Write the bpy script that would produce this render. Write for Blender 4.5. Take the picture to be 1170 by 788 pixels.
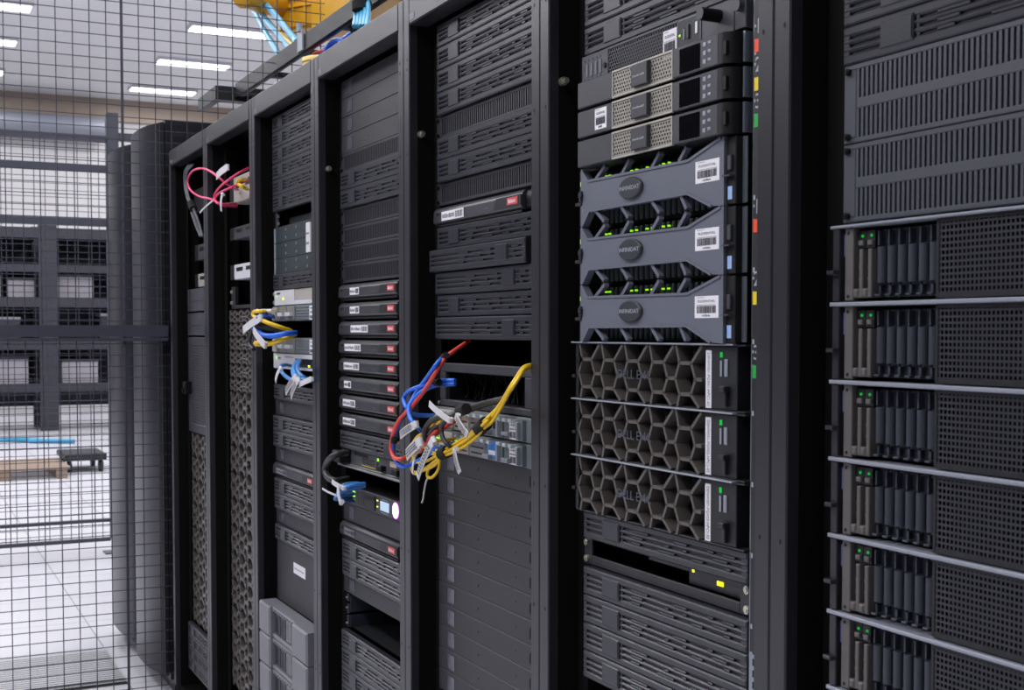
import bpy, math, random
from mathutils import Vector, Matrix
random.seed(7)
for o in list(bpy.data.objects): bpy.data.objects.remove(o)
SC = bpy.context.scene
COL = SC.collection

# ------------------------------------------------------------------ camera
cam_d = bpy.data.cameras.new('camera'); cam = bpy.data.objects.new('camera', cam_d); COL.objects.link(cam)
TH, PH = math.radians(26.33929), math.radians(2.19571)
fw = Vector((-math.cos(TH)*math.cos(PH), math.sin(TH)*math.cos(PH), -math.sin(PH)))
rt = fw.cross(Vector((0, 0, 1))).normalized(); up = rt.cross(fw)
CAM = Vector((1.21204, -0.94708, 1.40))
cam.matrix_world = Matrix(((rt.x, up.x, -fw.x, CAM.x), (rt.y, up.y, -fw.y, CAM.y), (rt.z, up.z, -fw.z, CAM.z), (0, 0, 0, 1)))
cam_d.sensor_width = 36.0; cam_d.lens = 1433.854/1170*36
cam_d.shift_y = 40.1/1170
cam_d.clip_start = 0.05; cam_d.clip_end = 100
cam_d.dof.use_dof = True; cam_d.dof.focus_distance = 2.25; cam_d.dof.aperture_fstop = 13.0
SC.camera = cam

# ------------------------------------------------------------------ world, exposure
W = bpy.data.worlds.new('world'); SC.world = W; W.use_nodes = True
bg = W.node_tree.nodes['Background']; bg.inputs[0].default_value = (0.62, 0.66, 0.80, 1); bg.inputs[1].default_value = 0.025
SC.view_settings.view_transform = 'Standard'; SC.view_settings.look = 'None'
SC.view_settings.exposure = 0.0; SC.view_settings.gamma = 1.0; SC.view_settings.use_curve_mapping = False
LAMP_W = 46.0      # watts of a ceiling lamp near the cage
AISLE_W = 11.0     # watts of an added, unseen aisle lamp
TUBE = 3.0          # emission of the ceiling diffusers

# ------------------------------------------------------------------ materials
def lin(c):
    return tuple(((v/255)/12.92 if v/255 <= 0.04045 else (((v/255)+0.055)/1.055)**2.4) for v in c)
def mat(name, c, rough=0.5, metal=0.0, noise=0.0, nscale=300, bump=0.0, emit=None, es=1.0, spec=0.5):
    m = bpy.data.materials.new(name); m.use_nodes = True; nt = m.node_tree; b = nt.nodes['Principled BSDF']
    col = lin(c) + (1,)
    b.inputs['Base Color'].default_value = col; b.inputs['Roughness'].default_value = rough; b.inputs['Metallic'].default_value = metal
    b.inputs['Specular IOR Level'].default_value = spec
    if emit:
        b.inputs['Emission Color'].default_value = lin(emit)+(1,); b.inputs['Emission Strength'].default_value = es
    if noise or bump:
        tc = nt.nodes.new('ShaderNodeTexCoord'); n = nt.nodes.new('ShaderNodeTexNoise'); n.inputs['Scale'].default_value = nscale
        n.inputs['Detail'].default_value = 3
        nt.links.new(tc.outputs['Object'], n.inputs['Vector'])
        if noise:
            mx = nt.nodes.new('ShaderNodeMix'); mx.data_type = 'RGBA'; mx.blend_type = 'MIX'
            mx.inputs[6].default_value = tuple(v*(1-noise) for v in col[:3])+(1,); mx.inputs[7].default_value = tuple(min(1, v*(1+noise)) for v in col[:3])+(1,)
            nt.links.new(n.outputs['Fac'], mx.inputs[0]); nt.links.new(mx.outputs[2], b.inputs['Base Color'])
        if bump:
            bp = nt.nodes.new('ShaderNodeBump'); bp.inputs['Strength'].default_value = bump; bp.inputs['Distance'].default_value = 0.0005
            nt.links.new(n.outputs['Fac'], bp.inputs['Height']); nt.links.new(bp.outputs[0], b.inputs['Normal'])
    return m
def perf_mat(name, c, px, pz, rad, rough=0.45, metal=0.3, square=False):
    """sheet metal with real see-through holes on a staggered grid"""
    m = mat(name, c, rough, metal); nt = m.node_tree; N = nt.nodes; Lk = nt.links
    b = N['Principled BSDF']; out = N['Material Output']
    tc = N.new('ShaderNodeTexCoord'); sp = N.new('ShaderNodeSeparateXYZ'); Lk.new(tc.outputs['Object'], sp.inputs[0])
    def M(op, a, bb=None):
        n = N.new('ShaderNodeMath'); n.operation = op
        for i, v in enumerate((a, bb)):
            if v is None: continue
            if isinstance(v, (int, float)): n.inputs[i].default_value = v
            else: Lk.new(v, n.inputs[i])
        return n.outputs[0]
    u = M('DIVIDE', sp.outputs[0], px); w = M('DIVIDE', sp.outputs[2], pz)
    row = M('FLOOR', w)
    if not square:
        u = M('ADD', u, M('MULTIPLY', M('FLOORED_MODULO', row, 2.0), 0.5))
    du = M('MULTIPLY', M('SUBTRACT', M('FRACT', u), 0.5), px); dw = M('MULTIPLY', M('SUBTRACT', M('FRACT', w), 0.5), pz)
    if square: dist = M('MAXIMUM', M('ABSOLUTE', du), M('ABSOLUTE', dw))
    else: dist = M('SQRT', M('ADD', M('MULTIPLY', du, du), M('MULTIPLY', dw, dw)))
    hole = M('LESS_THAN', dist, rad)
    tr = N.new('ShaderNodeBsdfTransparent'); mix = N.new('ShaderNodeMixShader')
    Lk.new(hole, mix.inputs[0]); Lk.new(b.outputs[0], mix.inputs[1]); Lk.new(tr.outputs[0], mix.inputs[2]); Lk.new(mix.outputs[0], out.inputs[0])
    return m
def tile_mat(name, c, joint, size, jw, rough):
    m = mat(name, c, rough); nt = m.node_tree; N = nt.nodes; Lk = nt.links; b = N['Principled BSDF']
    tc = N.new('ShaderNodeTexCoord'); mp = N.new('ShaderNodeMapping'); Lk.new(tc.outputs['Object'], mp.inputs[0])
    mp.inputs['Location'].default_value = (0.30, 0.12, 0)
    br = N.new('ShaderNodeTexBrick'); br.offset = 0; br.inputs['Scale'].default_value = 1.0
    br.inputs['Brick Width'].default_value = size; br.inputs['Row Height'].default_value = size; br.inputs['Mortar Size'].default_value = jw
    br.inputs['Mortar Smooth'].default_value = 0.1
    c1 = lin(c)+(1,); br.inputs['Color1'].default_value = c1; br.inputs['Color2'].default_value = tuple(v*0.95 for v in c1[:3])+(1,); br.inputs['Mortar'].default_value = lin(joint)+(1,)
    Lk.new(mp.outputs[0], br.inputs['Vector']); Lk.new(br.outputs['Color'], b.inputs['Base Color'])
    return m

FRAME = mat('powder_coated_frame', (42, 42, 47), 0.31, 0.0, 0.10, 900, 0.25)
INNER = mat('rack_interior_black', (11, 11, 12), 0.8, spec=0.12)
BLACK = mat('black_plastic', (10, 10, 11), 0.5, spec=0.3)
HOLE = mat('hole_black', (6, 6, 7), 0.8)
FILL = mat('filler_plastic', (44, 45, 52), 0.33, 0, 0.08, 500, 0.1)
BLANKM = mat('blank_steel', (44, 44, 49), 0.48, 0, 0.10, 900, 0.25)
RIBM = mat('ribbed_panel_paint', (42, 42, 48), 0.42, 0, 0.08, 500)
RIB7 = mat('vent_panel_paint', (68, 70, 78), 0.42, 0, 0.08, 500)
DELLB = mat('blue_grey_plastic', (98, 101, 114), 0.42, 0, 0.06, 600, 0.1)
DELLD = mat('dark_logo_disc', (46, 48, 55), 0.45)
CHAS = mat('chassis_dark', (17, 17, 20), 0.55, spec=0.3)
DARKM = mat('dark_grey_plastic', (28, 29, 33), 0.45)
HEXM = mat('honeycomb_plastic', (88, 83, 80), 0.36)
STEEL = mat('bare_steel', (150, 154, 166), 0.38, 0.25)
RAILM = mat('zinc_rail', (150, 158, 170), 0.35, 0.8)
NETG = mat('charcoal_plastic', (56, 56, 63), 0.45, 0, 0.08, 700, 0.15)
NETM = perf_mat('perforated_bronze_steel', (148, 144, 136), 0.0066, 0.0052, 0.0018, 0.4, 0.15)
SRVM = mat('grey_server_front', (66, 66, 73), 0.45, 0, 0.08, 700, 0.15)
SRVP = perf_mat('perforated_server_front', (58, 58, 65), 0.0062, 0.0050, 0.0022, 0.45, 0.1)
REDB = mat('dark_bezel_plastic', (52, 52, 58), 0.38, 0, 0.06, 600)
WINF = mat('clear_window_film', (88, 88, 98), 0.16, 0, 0.35, 60, 0.3)
PBLUE = mat('pale_blue_tag', (150, 180, 228), 0.5)
SCRD = mat('dark_screw', (40, 40, 44), 0.3, 0.6)
GLOSS = mat('glossy_black_window', (10, 10, 14), 0.06, 0.0, spec=0.8)
LABEL = mat('white_label', (228, 226, 232), 0.5)
LABELG = mat('grey_label', (112, 112, 122), 0.5)
INK = mat('label_ink', (60, 58, 66), 0.6)
INKL = mat('pale_lettering', (158, 162, 172), 0.5)
TEXTD = mat('dark_lettering', (92, 98, 114), 0.35, 0.5)
RED = mat('red_badge', (205, 72, 72), 0.45)
WHITE = mat('white_plastic', (205, 205, 212), 0.45)
BEIGE = mat('beige_plastic', (170, 166, 158), 0.45)
LEDG = mat('green_led', (150, 230, 30), 0.4, emit=(150, 240, 20), es=1.0)
LEDK = mat('deep_green_led', (0, 150, 60), 0.4, emit=(0, 200, 70), es=0.45)
LEDY = mat('yellow_led', (235, 235, 30), 0.4, emit=(240, 240, 20), es=1.3)
LEDP = mat('violet_white_lamp', (255, 240, 255), 0.4, emit=(255, 215, 255), es=5.0)
LEDPR = mat('violet_ring', (200, 40, 220), 0.4, emit=(200, 30, 235), es=1.8)
SCREEN = mat('small_lcd', (170, 195, 215), 0.3, emit=(165, 195, 220), es=0.55)
T_RED = mat('red_tab', (235, 72, 28), 0.5); T_YEL = mat('yellow_tab', (228, 200, 10), 0.5); T_GRN = mat('green_tab', (0, 160, 60), 0.5)
C_YEL = mat('yellow_jacket', (232, 192, 14), 0.4); C_BLU = mat('blue_jacket', (28, 104, 224), 0.38); C_RED = mat('red_jacket', (222, 74, 62), 0.4)
C_BLK = mat('black_jacket', (44, 43, 45), 0.45); C_GRY = mat('grey_jacket', (88, 90, 100), 0.45); C_PNK = mat('pink_jacket', (225, 50, 110), 0.4); C_CYA = mat('cyan_jacket', (60, 150, 190), 0.4)
C_LBL = mat('light_blue_jacket', (60, 130, 200), 0.4); C_WHT = mat('white_jacket', (200, 196, 190), 0.5)
VELC = mat('velcro_black', (24, 24, 26), 0.9); TAG = mat('paper_tag', (206, 204, 208), 0.55)
SWG = mat('silver_switch', (146, 148, 148), 0.34, 0.45); SWB = mat('blue_silver_switch', (118, 128, 134), 0.36, 0.35); SWD = mat('switch_dark_port', (14, 15, 18), 0.4)
SCR = mat('screw_zinc', (200, 196, 180), 0.3, 0.8)
ARR = mat('pale_grey_array', (118, 118, 126), 0.42, 0, 0.06, 600, 0.1)
TEAL = mat('dark_teal_panel', (40, 52, 56), 0.45)
DRIVE = mat('drive_grey', (52, 56, 66), 0.42)
EAR7 = mat('warm_grey_ear', (92, 88, 87), 0.42)
PERF7 = perf_mat('perforated_black_steel', (50, 50, 58), 0.0056, 0.0064, 0.0020, 0.4, 0.1, square=True)
PERFC = perf_mat('perforated_grey_front', (80, 80, 86), 0.009, 0.009, 0.0032, 0.45, 0.2)
MESHW = mat('fence_wire_paint', (58, 60, 72), 0.45); FENP = mat('fence_post_paint', (62, 64, 76), 0.5)
CURV = mat('black_cabinet_paint', (34, 34, 41), 0.32)
YELD = mat('yellow_duct', (226, 168, 26), 0.45); CLR = mat('clear_plastic', (190, 200, 205), 0.2)
WALLM = mat('hall_wall_paint', (205, 203, 204), 0.8, 0, 0.02, 4); BANDM = mat('tan_band', (176, 160, 146), 0.8); CEILM = mat('ceiling_white', (238, 238, 240), 0.85, 0, 0.02, 3)
DIFF = mat('lamp_diffuser', (250, 250, 255), 0.4, emit=(250, 250, 255), es=TUBE)
FLOORM = tile_mat('raised_floor_tile', (196, 195, 202), (120, 120, 124), 0.6, 0.003, 0.35)
PERFT = perf_mat('perforated_floor_tile', (205, 205, 210), 0.03, 0.03, 0.008, 0.4, 0.3)
WOOD = mat('pale_wood', (140, 120, 104), 0.6, 0, 0.2, 20); SHELFM = mat('shelf_steel', (44, 44, 54), 0.5); CARTON = mat('carton', (165, 160, 168), 0.7); CART2 = mat('dark_bin', (50, 50, 62), 0.6)

# ------------------------------------------------------------------ mesh building
class MB:
    def __init__(s): s.v = []; s.f = []; s.m = []; s.sm = []
    def add(s, vs, fs, mi=0, smooth=False):
        n = len(s.v); s.v += [tuple(v) for v in vs]
        for f in fs: s.f.append([i+n for i in f]); s.m.append(mi); s.sm.append(smooth)
        return s
    def box(s, x0, x1, y0, y1, z0, z1, mi=0):
        return s.add([(x0, y0, z0), (x1, y0, z0), (x1, y1, z0), (x0, y1, z0), (x0, y0, z1), (x1, y0, z1), (x1, y1, z1), (x0, y1, z1)],
                     [(0, 1, 5, 4), (1, 2, 6, 5), (2, 3, 7, 6), (3, 0, 4, 7), (4, 5, 6, 7), (3, 2, 1, 0)], mi)
    def cb(s, x0, x1, y0, y1, z0, z1, c=0.0015, mi=0):
        """box with a chamfered front edge"""
        c = min(c, (x1-x0)*.45, (z1-z0)*.45, abs(y1-y0)*.9)
        def ring(y, i): return [(x0+i, y, z0+i), (x1-i, y, z0+i), (x1-i, y, z1-i), (x0+i, y, z1-i)]
        vs = ring(y0, c)+ring(y0+c, 0)+ring(y1, 0)
        fs = [(0, 1, 2, 3), (11, 10, 9, 8)]
        for a in (0, 4):
            for k in range(4): fs.append((a+k, a+4+k, a+4+(k+1) % 4, a+(k+1) % 4))
        return s.add(vs, fs, mi)
    def ext(s, pts, y0, y1, mi=0):
        """polygon in x,z (counter-clockwise) pushed back from y0 to y1"""
        n = len(pts); vs = [(x, y0, z) for x, z in pts]+[(x, y1, z) for x, z in pts]
        fs = [tuple(range(n)), tuple(range(2*n-1, n-1, -1))]+[(k, n+k, n+(k+1) % n, (k+1) % n) for k in range(n)]
        return s.add(vs, fs, mi)
    def extx(s, prof, x0, x1, mi=0, smooth=False):
        """profile in y,z pushed along x"""
        n = len(prof); vs = [(x0, y, z) for y, z in prof]+[(x1, y, z) for y, z in prof]
        s.add(vs, [tuple(range(n)), tuple(range(2*n-1, n-1, -1))], mi)
        return s.add(vs, [(k, n+k, n+(k+1) % n, (k+1) % n) for k in range(n)], mi, smooth)
    def extz(s, prof, z0, z1, mi=0, smooth=False):
        n = len(prof); vs = [(x, y, z0) for x, y in prof]+[(x, y, z1) for x, y in prof]
        s.add(vs, [tuple(range(n-1, -1, -1)), tuple(range(n, 2*n))], mi)
        return s.add(vs, [(k, (k+1) % n, n+(k+1) % n, n+k) for k in range(n)], mi, smooth)
    def bar(s, a, b, w, y0, y1, mi=0):
        """straight bar between two x,z points, width w, from y0 to y1"""
        (x0, z0), (x1, z1) = a, b; L = math.hypot(x1-x0, z1-z0); nx, nz = -(z1-z0)/L*w/2, (x1-x0)/L*w/2
        return s.ext([(x0-nx, z0-nz), (x1-nx, z1-nz), (x1+nx, z1+nz), (x0+nx, z0+nz)], y0, y1, mi)
    def cyl(s, p0, p1, r, n=14, mi=0, r1=None):
        p0, p1 = Vector(p0), Vector(p1); d = (p1-p0).normalized(); r1 = r if r1 is None else r1
        a = d.orthogonal().normalized(); b = d.cross(a); vs = []
        for p, q in ((p0, r), (p1, r1)):
            for k in range(n):
                t = 2*math.pi*k/n; vs.append(p+a*math.cos(t)*q+b*math.sin(t)*q)
        s.add(vs, [tuple(range(n-1, -1, -1)), tuple(range(n, 2*n))], mi)
        return s.add(vs, [(k, (k+1) % n, n+(k+1) % n, n+k) for k in range(n)], mi, True)
    def tube(s, pts, r, n=8, mi=0, sub=6):
        P = [Vector(p) for p in pts]
        if len(P) > 2:
            E = [P[0]*2-P[1]]+P+[P[-1]*2-P[-2]]; Q = []
            for i in range(1, len(E)-2):
                p0, p1, p2, p3 = E[i-1:i+3]
                for k in range(sub):
                    t = k/sub; Q.append(0.5*((2*p1)+(p2-p0)*t+(2*p0-5*p1+4*p2-p3)*t*t+(3*p1-p0-3*p2+p3)*t**3))
            P = Q+[P[-1]]
        vs = []; T = (P[1]-P[0]).normalized(); a = T.orthogonal().normalized()
        for i, p in enumerate(P):
            t = (P[min(i+1, len(P)-1)]-P[max(i-1, 0)]).normalized()
            a = (a-t*a.dot(t)).normalized(); b = t.cross(a)
            for k in range(n):
                q = 2*math.pi*k/n; vs.append(p+a*math.cos(q)*r+b*math.sin(q)*r)
        m = len(P)
        s.add(vs, [tuple(range(n-1, -1, -1)), tuple(range((m-1)*n, m*n))], mi)
        return s.add(vs, [(i*n+k, i*n+(k+1) % n, (i+1)*n+(k+1) % n, (i+1)*n+k) for i in range(m-1) for k in range(n)], mi, True)
    def lathe(s, prof, c, axis='z', n=24, mi=0):
        vs = []; c = Vector(c)
        for r, h in prof:
            for k in range(n):
                t = 2*math.pi*k/n
                if axis == 'z': vs.append(c+Vector((r*math.cos(t), r*math.sin(t), h)))
                elif axis == 'y': vs.append(c+Vector((r*math.cos(t), h, r*math.sin(t))))
                else: vs.append(c+Vector((h, r*math.cos(t), r*math.sin(t))))
        m = len(prof); s.add(vs, [(i*n+k, i*n+(k+1) % n, (i+1)*n+(k+1) % n, (i+1)*n+k) for i in range(m-1) for k in range(n)], mi, True)
        return s.add(vs, [tuple(range(n)), tuple(range((m-1)*n, m*n))], mi)
    def strokes(s, x0, x1, z0, z1, y, n, mi=0, gap=0.45):
        """unreadable fine print: short upright strokes"""
        w = (x1-x0)/n; rr = random.Random(int(x0*1e5) ^ n)
        for k in range(n):
            a = x0+k*w; hh = (z1-z0)*rr.choice((1, 1, .75, .9)); s.box(a, a+w*(1-gap)*rr.uniform(.7, 1.2), y-.0002, y, z0, z0+hh, mi)
        return s
    def barcode(s, x0, x1, z0, z1, y, n, mi=0):
        rr = random.Random(n); w = (x1-x0)/n
        for k in range(n): s.box(x0+k*w, x0+k*w+w*rr.uniform(.3, .75), y-.0002, y, z0, z1, mi)
        return s
    def text(s, txt, x, z, y, size, mi=0, rot=0.0, width=None):
        cu = bpy.data.curves.new('tmp_text', 'FONT'); cu.body = txt; cu.size = size; cu.align_x = 'CENTER'; cu.align_y = 'CENTER'; cu.extrude = 0.0001; cu.resolution_u = 2
        ob = bpy.data.objects.new('tmp_text', cu); COL.objects.link(ob)
        me = bpy.data.meshes.new_from_object(ob.evaluated_get(bpy.context.evaluated_depsgraph_get()))
        k = 1.0
        if width:
            xs = [v.co.x for v in me.vertices]; k = width/(max(xs)-min(xs))
        c, q = math.cos(rot), math.sin(rot)
        vs = [(x+v.co.x*k*c-v.co.y*q, y-v.co.z, z+v.co.x*k*q+v.co.y*c) for v in me.vertices]
        s.add(vs, [tuple(p.vertices) for p in me.polygons], mi)
        bpy.data.objects.remove(ob); bpy.data.curves.remove(cu); bpy.data.meshes.remove(me)
        return s
def link(name, mb, mats, parent=None, label=None, loc=None):
    me = bpy.data.meshes.new(name); me.from_pydata(mb.v, [], mb.f)
    for m in (mats if isinstance(mats, (list, tuple)) else [mats]): me.materials.append(m)
    me.polygons.foreach_set('material_index', mb.m); me.polygons.foreach_set('use_smooth', mb.sm); me.update()
    o = bpy.data.objects.new(name, me); COL.objects.link(o)
    if parent: o.parent = parent
    if loc: o.location = loc
    if label: o['label'] = label
    return o
def tag(o, label, cat, group=None, kind=None):
    o['label'] = label; o['category'] = cat
    if group: o['group'] = group
    if kind: o['kind'] = kind
    return o
def thing(name, label, cat, loc=(0, 0, 0), group=None):
    o = bpy.data.objects.new(name, None); COL.objects.link(o); o.location = loc; o.empty_display_size = .05
    return tag(o, label, cat, group)
def struct(name, mb, mats):
    o = link(name, mb, mats); o['kind'] = 'structure'; return o
def dup(root, loc, label, group=None):
    r = root.copy(); COL.objects.link(r); r.location = loc; r['label'] = label
    if group: r['group'] = group
    for ch in list(root.children):
        c = ch.copy(); COL.objects.link(c); c.parent = r
        for g in list(ch.children):
            d = g.copy(); COL.objects.link(d); d.parent = c
    return r
U = 0.04445; ZB = 0.1403; HW = 0.222; CX = 0.29
ORD = ['topmost', 'second', 'third', 'fourth', 'fifth', 'sixth', 'seventh', 'eighth', 'ninth', 'tenth', 'eleventh', 'twelfth', 'thirteenth']
def rx(k): return -0.6*(6-k)-0.6       # left edge of rack k (6 is the one between the two near posts, 7 the nearest)
def at(k, u): return (rx(k)+CX, 0.0, ZB+u*U+(0.005 if k == 7 else 0))
RD = {7: 'nearest rack at the right', 6: 'rack of blue-grey servers', 5: 'rack with the yellow cable bundle', 4: 'rack of red-badged boxes',
      3: 'rack with pale grey arrays', 2: 'second farthest rack', 1: 'farthest rack by the mesh fence'}
# ------------------------------------------------------------------ the hall
struct('floor', MB().box(-22.2, 4, -9, 8, -0.12, 0), FLOORM)
struct('ceiling', MB().box(-22.2, 4, -9, 8, 5.5, 5.6), CEILM)
wm = MB().box(-22.2, -22, -9, 8, -0.1, 5.5)
struct('wall_far', wm, WALLM)
struct('trim_1', MB().box(-22, -21.9, -9, 8, 5.12, 5.5), BANDM)
tag(link('ventilation_pipe', MB().cyl((-21.6, -9, 4.95), (-21.6, 2.5, 4.95), .16, 20), STEEL), 'long round silver ventilation pipe high along the far hall wall', 'pipe')

def ceiling_lamp(x, y, label, watts=0.0):
    t = thing('ceiling_lamp', label, 'lamp', (x, y, 5.5), 'ceiling strip lamps')
    link('housing', MB().cb(-.17, .17, -.55, .55, -.05, -0.002, .01), WHITE, t)
    link('diffuser', MB().box(-.15, .15, -.52, .52, -.065, -.05), DIFF, t)
    if watts:
        ld = bpy.data.lights.new('lamp_tube', 'AREA'); ld.shape = 'RECTANGLE'; ld.size = .3; ld.size_y = 1.04; ld.energy = watts; ld.color = (0.97, 0.97, 1.0)
        lo = bpy.data.objects.new('lamp_tube', ld); COL.objects.link(lo); lo.parent = t; lo.location = (0, 0, -.07)
    return t
vis = {(-15.85, 3.24): 'nearest of the right column of ceiling strip lamps behind the mesh', (-18.15, 3.24): 'middle lamp of the right ceiling column behind the mesh',
       (-20.5, 3.24): 'farthest lamp of the right ceiling column behind the mesh', (-15.75, .18): 'strip lamp cut by the top left corner of the photo',
       (-17.85, .18): 'strip lamp at the left edge, second from the top', (-20.1, .18): 'small strip lamp at the left edge just above the tan band'}
for (x, y), s in vis.items(): ceiling_lamp(x, y, s, LAMP_W)
for i, x in enumerate((-13.4, -11.0, -8.6, -6.2, -3.8, -1.4, 1.0)):
    for j, y in enumerate((-5.92, -2.87, .18, 3.24, 6.3)):
        ceiling_lamp(x, y, 'strip lamp on the hall ceiling outside the picture', LAMP_W)
for x in (-15.75, -18.1, -20.4):
    for y in (-2.87, 6.3): ceiling_lamp(x, y, 'strip lamp on the hall ceiling outside the picture', LAMP_W)

for x in (-3.6, -1.5, .6):  # unseen lamps added to brighten the upper rack fronts
    t = thing('added_aisle_lamp', 'added unseen strip lamp hung over the aisle to brighten the rack tops', 'lamp', (x, -1.45, 3.05), 'added aisle lamps')
    link('housing', MB().cb(-.62, .62, -.06, .06, 0, .05, .006), WHITE, t); link('diffuser', MB().box(-.6, .6, -.05, .05, -.02, 0), DIFF, t)
    for dx in (-.5, .5): link('suspension_wire', MB().cyl((dx, 0, .05), (dx, 0, 2.45), .002, 6), STEEL, t)
    ld = bpy.data.lights.new('lamp_tube', 'AREA'); ld.shape = 'RECTANGLE'; ld.size = 1.2; ld.size_y = .1; ld.energy = AISLE_W; ld.color = (0.97, 0.97, 1.0)
    lo = bpy.data.objects.new('lamp_tube', ld); COL.objects.link(lo); lo.parent = t; lo.location = (0, 0, -.025)
# ------------------------------------------------------------------ racks
ZT = 2.075
def make_rack(k):
    t = thing('equipment_rack', {7: 'tall black open-front rack at the right edge, nearest the camera', 6: 'tall black rack holding the blue-grey and honeycomb servers',
        5: 'tall black rack with windowed blanking panels and yellow cable bundle', 4: 'tall black rack holding the column of red-badged boxes',
        3: 'tall black rack with pale grey arrays at its bottom', 2: 'tall black rack second from the mesh fence', 1: 'tall black rack at the end of the row against the mesh fence'}[k],
        'rack', (rx(k), 0, 0), 'row of equipment racks')
    for nm, x0, x1 in (('left_post', .0006, .031), ('right_post', .569, .5994)):
        b = MB().cb(x0, x1, 0, .018, .06, ZT, .002).box(x0, x1, .018, .10, .06, ZT, 2)
        xm = x0+.020 if nm == 'left_post' else x0+.012
        for z in (.20, .34, .36, .55, .57, .75, .95, 1.15, 1.93, 1.95, 1.76):
            b.add([(xm+.0022*math.cos(a*math.pi/4), -.0003, z+.0035*math.sin(a*math.pi/4)) for a in range(8)], [tuple(range(8))], 1)
        link(nm, b, [FRAME, HOLE, INNER], t)
    b = MB().cb(.0335, .571, -.001, .04, ZT-.058, ZT-.0005, .002).box(.0335, .571, -.0016, -.001, ZT-.06, ZT-.055, 1)
    link('top_beam', b, [FRAME, INNER], t)
    link('beam_tag', MB().box(.036, .062, -.0016, -.0011, ZT-.05, ZT-.037), LABELG, t, 'small pale tag at the left end of the beam')
    link('base', MB().box(.01, .59, .02, 1.05, .0, .06).box(.031, .569, .12, .16, .06, ZB-.004), INNER, t)
    b = MB()
    for x0, x1 in ((.0006, .012), (.588, .5994)): b.box(x0, x1, .10, 1.06, .06, ZT-.01)
    link('side_panel', b, INNER, t)
    link('roof', MB().box(.0006, .5994, .04, 1.06, ZT-.02, ZT-.002), CHAS, t)
    link('rear_door', MB().box(.002, .598, 1.06, 1.08, .06, ZT-.01), INNER, t)
    link('mounting_rail', MB().box(.036, .068, .053, .056, ZB, ZB+42*U).box(.036, .039, .056, .10, ZB, ZB+42*U), BLACK, t)
    b = MB().box(.5135, .545, .036, .039, ZB, ZB+42*U).box(.542, .545, .039, .10, ZB, ZB+42*U)
    for j in range(42*3):
        z = ZB+j*U/3+U/6; b.box(.521, .529, .0357, .036, z-.0045, z+.0045, 1)
    link('mounting_rail', b, [RAILM if k == 6 else DARKM, HOLE], t, 'zinc rail with square holes' if k == 6 else None)
    if k in (4, 5, 6):
        link('bolt', MB().cyl((.031, .024, 1.80), (.040, .024, 1.80), .007, 10).cyl((.040, .024, 1.80), (.048, .024, 1.80), .0045, 8), SCR, t, 'shiny bolt on the left inner wall')
    if k == 6:
        s = link('numbered_strip', MB().box(.5465, .569, .012, .014, 1.0, ZT-.07), DARKM, t, 'narrow dark strip printed with numbers')
        for z in (1.947, 1.905, 1.858, 1.77, 1.69, 1.60, 1.50, 1.40): pass
        for nm, m, us in (('colour_tab', T_RED, (37.05, 32.1)), ('colour_tab', T_YEL, (36.0, 30.1)), ('colour_tab', T_GRN, (35.0, 28.05))):
            for u in us: link(nm, MB().box(.549, .566, .0110, .0118, ZB+(u-1.0)*U, ZB+(u-1.0)*U+.016), m, s, {T_RED: 'red tab', T_YEL: 'yellow tab', T_GRN: 'green tab'}[m])
        b = MB()
        for u, n in ((37.05, '1'), (36.0, '2'), (35.0, '3'), (32.1, '1'), (30.1, '2'), (28.05, '3')):
            b.text(n, .5555, ZB+(u-1)*U+.031, .0117, .026)
            for q in range(5): b.box(.548, .5505, .0116, .012, ZB+(u-1)*U+.004+q*.009, ZB+(u-1)*U+.0075+q*.009) if q % 2 else None
        for j in range(8, 40, 2): b.box(.548, .5515, .0116, .012, ZB+j*U, ZB+j*U+.006)
        link('lettering', b, INKL, s)
    return t
for k in range(1, 8): make_rack(k)

# ------------------------------------------------------------------ cage fences
def mesh_fence(name, label, x, y0, y1, z0, z1, dy, dz, r, posts, rails, postw):
    t = thing(name, label, 'fence', (x, 0, 0))
    b = MB()
    n = int((y1-y0)/dy)
    for i in range(n+1): y = y0+i*dy; b.box(-r, r, y-r, y+r, z0, z1)
    n = int((z1-z0)/dz)
    for i in range(n+1): z = z0+i*dz; b.box(r, 3*r, y0, y1, z-r*.8, z+r*.8)
    link('wire_mesh', b, MESHW, t)
    for (ya, yb, za, zb) in posts:
        p = MB().cb(-postw, postw, ya, yb, za, zb, .004)
        if za < .2: p.box(-.06, .06, ya-.04, yb+.04, 0, .008).box(-postw*.6, postw*.6, ya+.01, yb-.01, 0, za)
        link('post', p, FENP, t)
    for (ya, yb, za, zb) in rails: link('rail', MB().cb(-.02, .018, ya, yb, za, zb, .003), MESHW, t)
    return t
mesh_fence('mesh_fence', 'sharp wire mesh cage fence standing across the end of the rack row', -3.63, -1.80, .62, .012, 3.40, .0586, .0420, .0017,
           [(-.1675, -.1605, .05, 3.40)], [(-1.8, -.006, 1.366, 1.378), (-1.8, -.006, 1.382, 1.425)], .0032)
mesh_fence('mesh_fence', 'blurred wire mesh cage fence with thick post standing behind the first fence', -7.02, -3.0, .283, .09, 2.62, .0635, .0420, .0022,
           [(.285, .357, .09, 2.77)], [(-3.0, .284, 2.585, 2.625), (-3.0, .284, 2.40, 2.44), (-3.0, .284, 2.06, 2.105), (-3.0, .284, .20, .22), (-3.0, .284, .078, .1), (.358, 3.0, 2.60, 2.65)], .035)

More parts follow.
